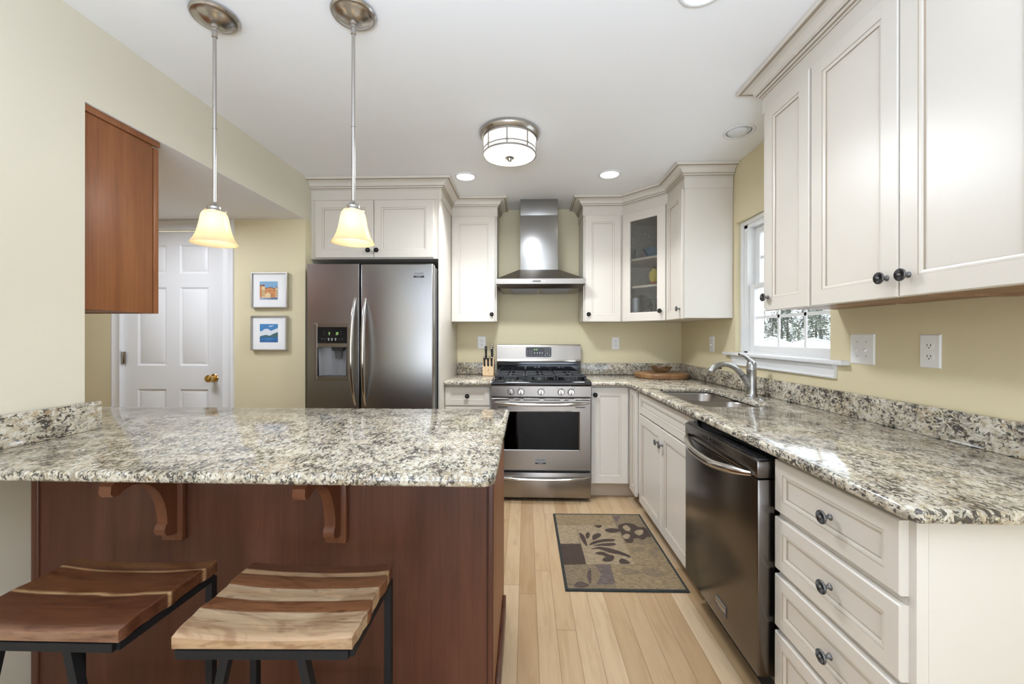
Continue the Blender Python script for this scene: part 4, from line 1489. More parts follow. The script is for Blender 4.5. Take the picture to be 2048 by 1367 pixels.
for x0, x1 in ((HX0 + 0.12, 0.116), (0.130, HX1 - 0.12)):
    mb = MB().box(x0, x1, HY0 + 0.06, HY1 - 0.05, 1.651, 1.657)
    for i in range(12):
        y = HY0 + 0.075 + i * 0.030
        mb.box(x0 + 0.012, x1 - 0.012, y, y + 0.016, 1.6485, 1.652, 0.001)
    obj('grease_filter', mb, 'grey_plastic', t)
mb = MB().box(c0, c1, 3.497, HY1, 1.80, 2.300, 0.002)
obj('lower_chimney', mb, 'stainless_vertical', t)
mb = MB().box(c0 + 0.003, c1 - 0.003, 3.500, HY1, 2.29, 2.4385, 0.002)
obj('upper_chimney', mb, 'stainless_vertical', t)

# ------------------------------------------------------------------ sink and faucet
t = thing('sink', 'undermount double-bowl stainless sink below the faucet', 'sink', (1.05, 2.43, 0.70))


def bowl(y0, y1, z):
    mb = MB()
    R = []
    n = 6
    def rr_(s, q):
        r = SR - 0.01 if s == 0 else SR - 0.01
        xa, xb, ya, yb = SX0 - 0.006 + s, SX1 + 0.006 - s, y0 + s, y1 - s
        return arc(xb - r, yb - r, r, 90, 0, n) + arc(xb - r, ya + r, r, 0, -90, n) + arc(xa + r, ya + r, r, 270, 180, n) + arc(xa + r, yb - r, r, 180, 90, n)
    for s, zz in ((-0.012, 0.8825), (0, 0.8825), (0.004, 0.874), (0.012, z + 0.04), (0.030, z + 0.008), (0.060, z)):
        R.append((rr_(s, 0), zz))
    mb.rings(R, lambda u, w, d: Vector((u, w, d)))
    return mb


obj('far_bowl', bowl(2.440, SY1 + 0.004, 0.70), 'stainless', t, fix=False, smooth=50)
obj('near_bowl', bowl(SY0 - 0.004, 2.424, 0.72), 'stainless', t, fix=False, smooth=50)
for y, z in ((2.62, 0.70), (2.24, 0.72)):
    mb = MB().lathe([(0.045, z + 0.0005), (0.043, z + 0.003), (0.030, z + 0.001), (0.004, z + 0.002)], 28, Matrix.Translation((1.06, y, 0)))
    obj('strainer', mb, 'handle_steel', t)

t = thing('faucet', 'brushed steel pull-out kitchen faucet behind the sink', 'faucet', (1.322, 2.431, GZ1))
fx, fy = 1.322, 2.431
mb = MB().lathe([(0.0325, 0.9145), (0.0325, 0.919), (0.029, 0.926), (0.0285, 0.928), (0.0275, 0.96), (0.0262, 1.02), (0.0262, 1.066), (0.0268, 1.068), (0.0268, 1.074),
                 (0.0262, 1.076), (0.0262, 1.095), (0.0235, 1.112), (0.015, 1.122), (0.004, 1.126)], 36, Matrix.Translation((fx, fy, 0)))
bd = obj('body', mb, 'faucet_steel', t)
pts = [(fx - 0.002, fy, 0.958), (fx - 0.016, fy, 0.985), (fx - 0.034, fy, 1.012), (fx - 0.052, fy, 1.036)]
mb = MB().tube(pts, [0.020, 0.0205, 0.0185, 0.0170], 20, up=(0, 1, 0))
sp = obj('spout_neck', mb, 'faucet_steel', t)
mb = MB().tube([(fx - 0.0515, fy, 1.0355), (fx - 0.0540, fy, 1.0385)], 0.0174, 20, up=(0, 1, 0))
obj('seam_ring', mb, 'black_plastic', sp)
pts, rad = [], []
P = [(fx - 0.054, 1.0385), (fx - 0.074, 1.062), (fx - 0.098, 1.083), (fx - 0.124, 1.096), (fx - 0.152, 1.101), (fx - 0.180, 1.098), (fx - 0.205, 1.088), (fx - 0.224, 1.072), (fx - 0.234, 1.058)]
RD = [0.0168, 0.0160, 0.0152, 0.0150, 0.0150, 0.0158, 0.0176, 0.0195, 0.0200]
mb = MB().tube([(x, fy, z) for x, z in P], RD, 22, up=(0, 1, 0))
sh = obj('spray_head', mb, 'faucet_steel', t, smooth=50)
mb = MB().box(fx - 0.196, fx - 0.172, fy - 0.006, fy + 0.006, 1.072, 1.083, 0.003)
obj('spray_button', mb, 'black_plastic', sh)
P = [(fx + 0.010, 1.105), (fx - 0.004, 1.118), (fx - 0.018, 1.132), (fx - 0.034, 1.146), (fx - 0.052, 1.155), (fx - 0.070, 1.159)]
mb = MB().tube([(x, fy, z) for x, z in P], [0.018, 0.0145, 0.0115, 0.0095, 0.0080, 0.0062], 18, up=(0, 1, 0), flat=1.15)
obj('lever', mb, 'faucet_steel', t, smooth=50)
mb = MB().cyl((fx - 0.069, fy, 1.1588), (fx - 0.074, fy, 1.1592), 0.0060, 14)
obj('lever_tip', mb, 'black_plastic', t)
mb = MB().lathe([(0.021, 0.9145), (0.021, 0.917), (0.017, 0.923), (0.010, 0.926), (0.003, 0.9265)], 24, Matrix.Translation((1.300, 2.285, 0)))
tag(obj('sink_hole_cover', mb, 'faucet_steel'), 'small round steel cover on the granite beside the faucet', 'hole cover')

# ------------------------------------------------------------------ things on the worktops
mb = MB().lathe([(0.208, 0.9148), (0.222, 0.918), (0.225, 0.924), (0.225, 0.948), (0.221, 0.954), (0.214, 0.956), (0.002, 0.956)], 64, Matrix.Translation((1.163, 3.540, 0)))
tag(obj('cutting_board', mb, 'butcher_block', origin=(1.163, 3.540, 0.9148), smooth=30), 'round butcher-block board in the worktop corner, under the silver bowl', 'cutting board')
mb = MB()
mb.lathe([(0.042, 0.9565), (0.046, 0.958), (0.066, 0.972), (0.086, 0.993), (0.094, 1.008), (0.096, 1.011), (0.092, 1.010), (0.084, 0.995), (0.064, 0.976), (0.04, 0.964), (0.003, 0.962)], 48,
         Matrix.Translation((1.170, 3.560, 0)), wob=lambda k, i: 0.0012 * math.sin(i * 2.4 + k * 1.3))
tag(obj('bowl', mb, 'silver_bowl', smooth=15), 'small hammered silver bowl on the round board', 'bowl')

# knife block: rear tower plus a low front step
kx, ky = -0.3285, 3.640
kb = thing('knife_block', 'pale wooden knife block beside the range', 'knife block', (kx, ky, 0.9145))
mb = MB()
FK = lambda u, w, n: Vector((kx + n, ky + u, w))
mb.prism([(-0.055, 0.9175), (0.085, 0.9175), (0.085, 1.035), (0.062, 1.085), (0.010, 1.062), (-0.055, 0.998)], FK, -0.049, 0.049)
mb.box(kx - 0.044, kx + 0.044, ky - 0.050, ky + 0.080, 0.9146, 0.918)
mb.box(kx - 0.008, kx + 0.002, ky - 0.0556, ky - 0.0548, 0.962, 0.966, 0, mi=1)
mb.box(kx - 0.001, kx + 0.005, ky - 0.0556, ky - 0.0548, 0.958, 0.976, 0, mi=1)
mb.box(kx - 0.006, kx + 0.006, ky - 0.0556, ky - 0.0548, 0.948, 0.951, 0, mi=1)
obj('block', mb, ['maple_block', 'cabinet_underside'], kb)
KN = [(-0.032, -0.046, 0.9995, 0.088, 0.0125, 'black-handled steak knife, leftmost of the front row in the block', 0),
      (0.000, -0.046, 0.9995, 0.086, 0.0125, 'black-handled steak knife, middle of the front row in the block', 0),
      (0.031, -0.046, 0.9995, 0.088, 0.0125, 'black-handled steak knife, rightmost of the front row in the block', 0),
      (-0.024, 0.012, 1.061, 0.118, 0.0135, 'thick black sharpening steel standing tallest at the left of the block', 1),
      (0.028, 0.006, 1.0605, 0.104, 0.0105, 'large black knife with silver bands, lowest of the right-hand three', 2),
      (0.029, 0.033, 1.0722, 0.108, 0.0105, 'large black knife with silver bands, middle of the right-hand three', 2),
      (0.030, 0.060, 1.0838, 0.112, 0.0105, 'large black knife with silver bands, top of the right-hand three', 2)]
for u, w, z, L, r, lab, kind in KN:
    base = Vector((kx + u, ky + w, z))
    d = Vector((0.01, -0.30, 0.95)).normalized()
    t = thing('kitchen_knife' if kind != 1 else 'sharpening_steel', lab, 'knife' if kind != 1 else 'sharpening steel', base, 'knives in the block')
    mb = MB().tube([base - d * 0.03, base + d * 0.0005], [0.0025, 0.0025], 8, flat=0.4)
    obj('blade', mb, 'handle_steel', t)
    pts = [base + d * (L * a) + Vector((0, -0.010 * a * a, 0)) for a in (0.0, 0.15, 0.4, 0.7, 0.9, 1.0)]
    mb = MB().tube(pts, [r * 0.8, r * 0.92, r * 0.82, r * 0.95, r, r * 0.75], 14, flat=0.8)
    h = obj('handle', mb, 'black_plastic', t)
    mb = MB()
    if kind == 2:
        mb.tube([pts[-1] - d * 0.004, pts[-1] + d * 0.004], [r * 1.05, r * 0.8], 14, flat=0.8)
        mb.tube([base + d * (L * 0.66), base + d * (L * 0.80)], r * 1.03, 14, flat=0.85)
        mb.tube([base + d * (L * 0.40), base + d * (L * 0.52)], r * 1.0, 14, flat=0.85)
    elif kind == 1:
        mb.tube([pts[-2] - d * 0.004, pts[-2] + d * 0.004], r * 1.12, 16)
    else:
        mb.tube([pts[-1] - d * 0.003, pts[-1] + d * 0.003], [r * 1.0, r * 0.75], 14, flat=0.8)
    obj('steel_band', mb, 'handle_steel', h)

# things inside the glass cabinet
C0 = 1.4075
mb = MB().lathe([(0.03, SH[1]), (0.05, SH[1] + 0.01), (0.085, SH[1] + 0.06), (0.105, SH[1] + 0.10), (0.10, SH[1] + 0.10), (0.05, SH[1] + 0.02), (0.004, SH[1] + 0.015)], 32, Matrix.Translation((1.115, 3.53, 0.0005)))
tag(obj('bowl', mb, 'ceramic_blue'), 'blue bowl on the top shelf of the glass cabinet', 'bowl')
mb = MB().lathe([(0.035, SH[1]), (0.04, SH[1] + 0.005), (0.045, SH[1] + 0.09), (0.047, SH[1] + 0.11), (0.042, SH[1] + 0.11), (0.038, SH[1] + 0.01), (0.003, SH[1] + 0.008)], 28, Matrix.Translation((0.925, 3.60, 0.0005)))
tag(obj('glass_cup', mb, 'table_glass'), 'clear glass cup at the left of the glass cabinet top shelf', 'cup')
# bird-shaped ceramic with a long tail
t = thing('ceramic_bird', 'bright yellow and teal ceramic bird on the middle shelf of the glass cabinet', 'figurine', (1.085, 3.48, SH[0]))
bx, by, bz = 1.082, 3.475, SH[0] + 0.0005
mb = MB().tube([(bx, by, bz + 0.035), (bx + 0.002, by, bz + 0.07), (bx + 0.004, by, bz + 0.11), (bx + 0.010, by, bz + 0.15)], [0.022, 0.042, 0.044, 0.022], 20)
bd = obj('body', mb, 'ceramic_yellow', t, smooth=60)
mb = MB().tube([(bx + 0.016, by - 0.006, bz + 0.135), (bx + 0.022, by - 0.006, bz + 0.165), (bx + 0.022, by - 0.006, bz + 0.195)], [0.02, 0.034, 0.016], 18)
mb.tube([(bx + 0.012, by - 0.02, bz + 0.172), (bx - 0.014, by - 0.04, bz + 0.160)], [0.014, 0.004], 12)
obj('head', mb, 'ceramic_brown', t, smooth=60)
mb = MB().tube([(bx + 0.045, by, bz + 0.13), (bx + 0.056, by, bz + 0.08), (bx + 0.050, by, bz + 0.02)], [0.012, 0.026, 0.010], 14)
obj('wing', mb, 'ceramic_teal', t, smooth=60)
mb = MB().lathe([(0.045, 0), (0.047, 0.01), (0.030, 0.03), (0.018, 0.045)], 24, Matrix.Translation((bx, by, bz)))
obj('base', mb, 'ceramic_red', t)
mb = MB().lathe([(0.030, C0), (0.032, C0 + 0.004), (0.033, C0 + 0.16), (0.034, C0 + 0.18), (0.030, C0 + 0.18), (0.029, C0 + 0.01), (0.003, C0 + 0.008)], 28, Matrix.Translation((0.932, 3.505, 0.0005)))
tag(obj('tumbler', mb, 'ceramic_lilac'), 'tall pale lilac tumbler on the lowest level of the glass cabinet', 'tumbler')
mb = MB()
mt = Matrix.Translation((1.03, 3.61, C0 + 0.112)) @ Matrix.Rotation(math.radians(35), 4, 'Z') @ Matrix.Rotation(math.radians(78), 4, 'X')
mb.lathe([(0.05, 0), (0.085, 0.006), (0.110, 0.014), (0.108, 0.018), (0.08, 0.010), (0.004, 0.006)], 40, mt)
tag(obj('glass_plate', mb, 'table_glass'), 'clear glass plate standing at the back of the glass cabinet', 'plate')
for i in range(3):
    z = C0 + 0.0005 + i * 0.054
    mb = MB().lathe([(0.030, z), (0.036, z + 0.004), (0.052, z + 0.05), (0.054, z + 0.062), (0.050, z + 0.062), (0.034, z + 0.010), (0.003, z + 0.008)], 28, Matrix.Translation((1.070, 3.455, 0)))
    tag(obj('glass_bowl', mb, 'table_glass'), ('lowest', 'middle', 'topmost')[i] + ' of the stacked clear glass bowls in the corner cabinet', 'glass bowl', 'stacked glass bowls')

# ------------------------------------------------------------------ switches and outlets
def plate(label, cat, F, w, h, kind):
    p0 = F(0, 0, 0)
    t = thing('wall_outlet' if 'outlet' in cat else 'light_switch', label, cat, p0)
    mb = MB()
    R = [(rect(-w / 2, w / 2, -h / 2, h / 2), 0.0003), (rect(-w / 2, w / 2, -h / 2, h / 2), 0.003), (rect(-w / 2 + 0.004, w / 2 - 0.004, -h / 2 + 0.004, h / 2 - 0.004), 0.006)]
    mb.rings(R, F)
    obj('cover_plate', mb, 'plastic_white', t)
    if kind == 'outlet':
        for s in (1, -1):
            mb = MB()
            cy = 0.0195 * s
            pts = [(0.0165 * math.cos(a) * 1.02, cy + max(-0.0125, min(0.0125, 0.0165 * math.sin(a)))) for a in [2 * PI * i / 24 for i in range(24)]]
            mb.prism(pts, F, 0.005, 0.0075)
            for u in (-0.0062, 0.0062):
                mb.prism(rect(u - 0.0012, u + 0.0012, cy - 0.002, cy + 0.0065), F, 0.007, 0.0078, mi=1)
            mb.prism([(0.0024 * math.cos(2 * PI * i / 10), cy - 0.0075 + 0.0024 * math.sin(2 * PI * i / 10)) for i in range(10)], F, 0.007, 0.0078, mi=1)
            obj('socket', mb, ['plastic_white', 'slot_dark'], t)
    else:
        for u in kind:
            mb = MB()
            mb.prism(rect(u - 0.005, u + 0.005, -0.012, 0.012), F, 0.0055, 0.0064)
            mb.prism([(u - 0.004, -0.008), (u + 0.004, -0.008), (u + 0.0035, 0.002), (u - 0.0035, 0.002)], lambda a, b, n, F=F: F(a, b - (n - 0.006) * 0.6, n), 0.006, 0.017)
            obj('toggle', mb, 'plastic_white', t)
            mb = MB()
            for w_ in (0.030, -0.030):
                mb.prism([(u + 0.003 * math.cos(2 * PI * i / 10), w_ + 0.003 * math.sin(2 * PI * i / 10)) for i in range(10)], F, 0.0058, 0.0068)
            obj('screws', mb, 'mark_grey', t)
    return t


FWR = lambda y, z: frame(XR, y, z, (0, -1))
plate('white double toggle switch on the right wall, right of the window', 'light switch', FWR(1.7815, 1.2105), 0.124, 0.128, (-0.023, 0.023))
plate('white outlet nearest the camera, right of the double switch', 'outlet', FWR(1.490, 1.2115), 0.075, 0.118, 'outlet')
plate('small white switch seen edge-on left of the window', 'light switch', FWR(3.182, 1.206), 0.075, 0.118, (0.0,))
FWB = lambda x, z: frame(x, YB, z, (1, 0))
plate('white outlet on the back wall right of the range', 'outlet', FWB(0.8335, 1.199), 0.070, 0.114, 'outlet')
plate('white outlet on the back wall behind the knife block', 'outlet', FWB(-0.407, 1.205), 0.076, 0.116, 'outlet')

# ------------------------------------------------------------------ framed prints
def picture(label, x0, x1, z0, z1, ax0, ax1, az0, az1, art, mats):
    t = thing('framed_print', label, 'framed print', ((x0 + x1) / 2, HW, z0), 'framed prints by the hall door')
    FP = lambda u, w, n: Vector((u, HW - 0.0005 - n, w))
    mb = MB()
    q = 0.007
    R = [(rect(x0, x1, z0, z1), 0), (rect(x0, x1, z0, z1), 0.027), (rect(x0 + 0.001, x1 - 0.001, z0 + 0.001, z1 - 0.001), 0.028), (rect(x0 + q, x1 - q, z0 + q, z1 - q), 0.028),
         (rect(x0 + q, x1 - q, z0 + q, z1 - q), 0.015)]
    mb.rings(R, FP)
    obj('frame', mb, 'frame_silver', t)
    mb = MB().prism(rect(x0 + q + 0.0005, x1 - q - 0.0005, z0 + q + 0.0005, z1 - q - 0.0005), FP, 0.0155, 0.017)
    obj('mat', mb, 'mat_board', t)
    mb = MB()
    w_, h_ = ax1 - ax0, az1 - az0
    for k, (mi, poly) in enumerate(art):
        mb.add([FP(ax0 + a * w_, az0 + b * h_, 0.0175 + 0.00004 * k) for a, b in poly], [list(range(len(poly)))], mi)
    obj('print', mb, mats, t, smooth=0, fix=False)


rn = random.Random(3)
art = [(0, rect(0, 1, 0, 1)), (5, rect(0, 1, 0, 0.15))]
x = 0.0
while x < 1.0:
    w_ = min(rn.uniform(0.10, 0.20), 1 - x)
    h_ = rn.uniform(0.52, 0.66) if x > 0.25 else rn.uniform(0.66, 0.80)
    c = rn.choice([1, 1, 2])
    art.append((c, rect(x, x + w_, 0.13, h_)))
    art.append((3, [(x - 0.005, h_), (min(1, x + w_ + 0.005), h_), (min(1, x + w_), h_ + 0.04), (x, h_ + 0.04)]))
    if x < 0.25:
        art.append((3, [(x + 0.02, h_ + 0.04), (x + w_ - 0.02, h_ + 0.04), (x + w_ / 2, h_ + 0.13)]))
    for i in range(4):
        for j in range(2):
            zz = 0.20 + i * 0.09
            if zz + 0.05 < h_:
                art.append((3 if c == 2 or rn.random() < 0.7 else 1, rect(x + w_ * (0.16 + 0.42 * j), x + w_ * (0.40 + 0.42 * j), zz, zz + 0.05)))
    x += w_
art.append((2, [(0.32, 0.10), (0.62, 0.10), (0.62, 0.32), (0.47, 0.42), (0.32, 0.30)]))
for i in range(9):
    art.append((4, rect(rn.uniform(0, 0.8), 1, 0.02 + 0.013 * i, 0.026 + 0.013 * i)))
picture('framed print of an orange waterfront town, upper of the two by the hall door', -2.017, -1.748, 1.470, 1.730, -1.957, -1.822, 1.530, 1.665, art,
        ['art_sky', 'art_orange', 'art_cream', 'art_brown', 'art_deep', 'art_water'])
art = [(0, rect(0, 1, 0, 1)), (2, [(0, 0.33), (1, 0.33), (1, 0.78), (0.85, 0.72), (0.62, 0.62), (0.45, 0.74), (0.25, 0.72), (0.1, 0.60), (0, 0.62)]),
       (0, [(0.05, 0.92), (0.4, 0.86), (0.3, 0.94)]), (2, [(0.45, 0.88), (0.8, 0.93), (0.6, 0.84)]),
       (3, [(0, 0.28), (0, 0.32), (0.15, 0.37), (0.35, 0.41), (0.55, 0.36), (0.75, 0.47), (1, 0.56), (1, 0.28)]),
       (1, rect(0, 1, 0, 0.29)), (0, [(0.05, 0.18), (0.6, 0.14), (0.9, 0.2), (0.5, 0.22)]), (0, [(0.2, 0.05), (0.7, 0.06), (0.4, 0.09)])]
picture('framed print of a blue lake and mountains, lower of the two by the hall door', -2.020, -1.751, 1.158, 1.412, -1.956, -1.820, 1.217, 1.352, art,
        ['art_blue', 'art_deep', 'art_cloud', 'art_green'])

# ------------------------------------------------------------------ ceiling lamps
def can_light(label, x, y, lit, r=0.064, power=3.4):
    t = thing('recessed_light', label, 'recessed light', (x, y, HC), 'recessed ceiling lights')
    mt = Matrix.Translation((x, y, HC))
    mb = MB().lathe([(r + 0.020, -0.0005), (r + 0.020, -0.003), (r + 0.016, -0.006), (r + 0.004, -0.006), (r, -0.002)], 40, mt, caps=(False, False))
    obj('trim_ring', mb, 'trim_white', t, fix=False, smooth=50)
    if lit:
        mb = MB().lathe([(r, -0.0022), (r * 0.6, -0.0045), (0.003, -0.005)], 36, mt, caps=(False, False))
        obj('lens', mb, 'lamp_lens', t, fix=False)
        area_light('recessed_lamp_light', (x, y, HC - 0.012), (0, 0, 0), 0.12, 0.12, power, (0.93, 0.96, 0.99), 'DISK', math.radians(92))
    else:
        mb = MB().lathe([(r, -0.003), (r * 0.97, -0.001), (r * 0.9, -0.0006)], 36, mt, caps=(False, False))
        obj('baffle', mb, 'grey_plastic', t, fix=False)
        m2 = Matrix.Translation((x - 0.006, y, HC - 0.001)) @ Matrix.Rotation(math.radians(6), 4, 'Y')
        mb = MB().lathe([(r * 0.86, 0.0), (r * 0.82, -0.007), (r * 0.5, -0.012), (0.003, -0.014)], 36, m2, caps=(False, False))
        obj('lens', mb, 'lens_off', t, fix=False, smooth=60)


can_light('lit recessed ceiling light left of the range hood', -0.443, 2.995, True)
can_light('lit recessed ceiling light right of the range hood', 0.610, 2.985, True)
can_light('unlit recessed ceiling light beside the near wall cabinets', 1.225, 2.385, False, 0.066)
can_light('lit recessed ceiling light at the very top edge of the photo', 0.600, 1.395, True, power=1.5)

t = thing('flush_ceiling_light', 'drum-shaped flush ceiling light in brushed nickel and white glass', 'ceiling light', (-0.093, 2.362, HC))
mt = Matrix.Translation((-0.093, 2.362, 0))
mb = MB().lathe([(0.168, HC - 0.0005), (0.174, HC - 0.004), (0.175, HC - 0.012), (0.172, HC - 0.020), (0.166, HC - 0.028), (0.161, HC - 0.034), (0.150, HC - 0.036)], 56, mt, caps=(False, True))
base = obj('mounting_ring', mb, 'brushed_nickel', t)
mb = MB().lathe([(0.150, HC - 0.034), (0.150, HC - 0.128), (0.147, HC - 0.133), (0.10, HC - 0.140), (0.003, HC - 0.143)], 56, mt, caps=(False, False))
obj('glass_drum', mb, 'drum_glass', t, smooth=40)
mb = MB()
for z, w_ in ((HC - 0.041, 0.006), (HC - 0.106, 0.006), (HC - 0.1285, 0.008)):
    mb.lathe([(0.1505, z - w_ / 2), (0.1545, z - w_ / 2), (0.1545, z + w_ / 2), (0.1505, z + w_ / 2)], 56, mt, caps=(False, False))
for i in range(8):
    a = math.radians(-90 - 3 + i * 45)
    c, s = math.cos(a), math.sin(a)
    mq = Matrix.Translation((-0.093 + 0.1525 * c, 2.362 + 0.1525 * s, 0)) @ Matrix.Rotation(a, 4, 'Z')
    mb.box(-0.002, 0.002, -0.0036, 0.0036, HC - 0.129, HC - 0.034, mat=mq)
    mb.lathe([(0.011, -0.002), (0.011, 0.002)], 4, mq @ Matrix.Translation((0.001, 0, HC - 0.106)) @ Matrix.Rotation(PI / 2, 4, 'Y'))
obj('cage', mb, 'brushed_nickel', t, fix=False)
mb = MB().lathe([(0.003, HC - 0.141), (0.024, HC - 0.1425), (0.026, HC - 0.146), (0.016, HC - 0.150), (0.013, HC - 0.156), (0.011, HC - 0.162), (0.003, HC - 0.164)], 28, mt)
obj('finial', mb, 'brushed_nickel', t)
area_light('flush_lamp_light', (-0.093, 2.362, HC - 0.17), (0, 0, 0), 0.28, 0.28, 20.0, (0.90, 0.96, 1.03), 'DISK')


def pendant(label, x, y, zb):
    t = thing('pendant_light', label, 'pendant light', (x, y, HC), 'pendant lights over the bar')
    mt = Matrix.Translation((x, y, 0))
    mb = MB().lathe([(0.072, HC - 0.0005), (0.078, HC - 0.004), (0.079, HC - 0.011), (0.074, HC - 0.017), (0.066, HC - 0.018), (0.058, HC - 0.023), (0.040, HC - 0.034), (0.024, HC - 0.039),
                     (0.014, HC - 0.041), (0.013, HC - 0.050), (0.009, HC - 0.053), (0.008, HC - 0.06)], 44, mt)
    obj('canopy', mb, 'brushed_nickel', t)
    zt = zb + 0.118
    mb = MB()
    mb.cyl((x, y, HC - 0.058), (x, y, zt + 0.03), 0.0062, 14)
    mb.lathe([(0.0062, HC - 0.085), (0.0092, HC - 0.083), (0.0092, HC - 0.062), (0.0062, HC - 0.060)], 16, mt)
    mb.lathe([(0.0062, HC - 0.42), (0.0075, HC - 0.419), (0.0075, HC - 0.414), (0.0062, HC - 0.413)], 16, mt)
    obj('stem', mb, 'brushed_nickel', t)
    mb = MB().lathe([(0.030, zt - 0.006), (0.031, zt + 0.002), (0.024, zt + 0.008), (0.023, zt + 0.016), (0.017, zt + 0.022), (0.009, zt + 0.028), (0.006, zt + 0.036)], 32, mt)
    for a in (0.3, 2.4, 4.5):
        mb.cyl((x + 0.028 * math.cos(a), y + 0.028 * math.sin(a), zt + 0.001), (x + 0.040 * math.cos(a), y + 0.040 * math.sin(a), zt + 0.001), 0.004, 10)
    obj('shade_holder', mb, 'brushed_nickel', t)
    out = [(0.029, 0.118), (0.035, 0.116), (0.0405, 0.107), (0.044, 0.093), (0.047, 0.075), (0.051, 0.054), (0.057, 0.033), (0.0655, 0.014), (0.0755, 0.000)]
    inn = [(r - 0.003, z) for r, z in out[::-1]]
    mb = MB().lathe([(r, zb + z) for r, z in out + inn], 48, mt, caps=(False, False))
    obj('glass_shade', mb, 'amber_shade', t, smooth=50)
    mb = MB().lathe([(0.003, zb + 0.030), (0.011, zb + 0.034), (0.018, zb + 0.044), (0.0195, zb + 0.055), (0.015, zb + 0.070), (0.011, zb + 0.082), (0.010, zb + 0.112)], 20, mt)
    obj('bulb', mb, 'bulb', t, smooth=60)


pendant('pendant light over the left of the bar, in front of the hall door', -1.141, 1.46, 1.600)
pendant('pendant light over the right of the bar, in front of the refrigerator cabinet', -0.625, 1.46, 1.600)

# ------------------------------------------------------------------ rug
t = thing('rug', 'brown and olive floral patchwork mat on the floor beside the sink cabinet', 'rug', (0.507, 2.465, 0.0))
ra = math.radians(-0.9)
RO = Vector((0.199, 2.027, 0))
RUX, RVX = Vector((math.cos(ra) * 0.613, -math.sin(ra) * 0.613 * 1.0, 0)), Vector((-0.002, 0.874, 0))
FRG = lambda u, w, n: RO + RUX * u + RVX * w + Vector((0, 0, n))
mb = MB()
R = [(rect(0, 1, 0, 1), 0.0005), (rect(0, 1, 0, 1), 0.006), (rect(0.006, 0.994, 0.004, 0.996), 0.009), (rect(0.020, 0.980, 0.014, 0.986), 0.009), (rect(0.024, 0.976, 0.017, 0.983), 0.008)]
mb.rings(R, FRG, False)
obj('binding', mb, 'rug_edge', t)
mb = MB()
mb.add([FRG(u, w, 0.0078) for u, w in rect(0.022, 0.978, 0.016, 0.984)], [[0, 1, 2, 3]], 0)
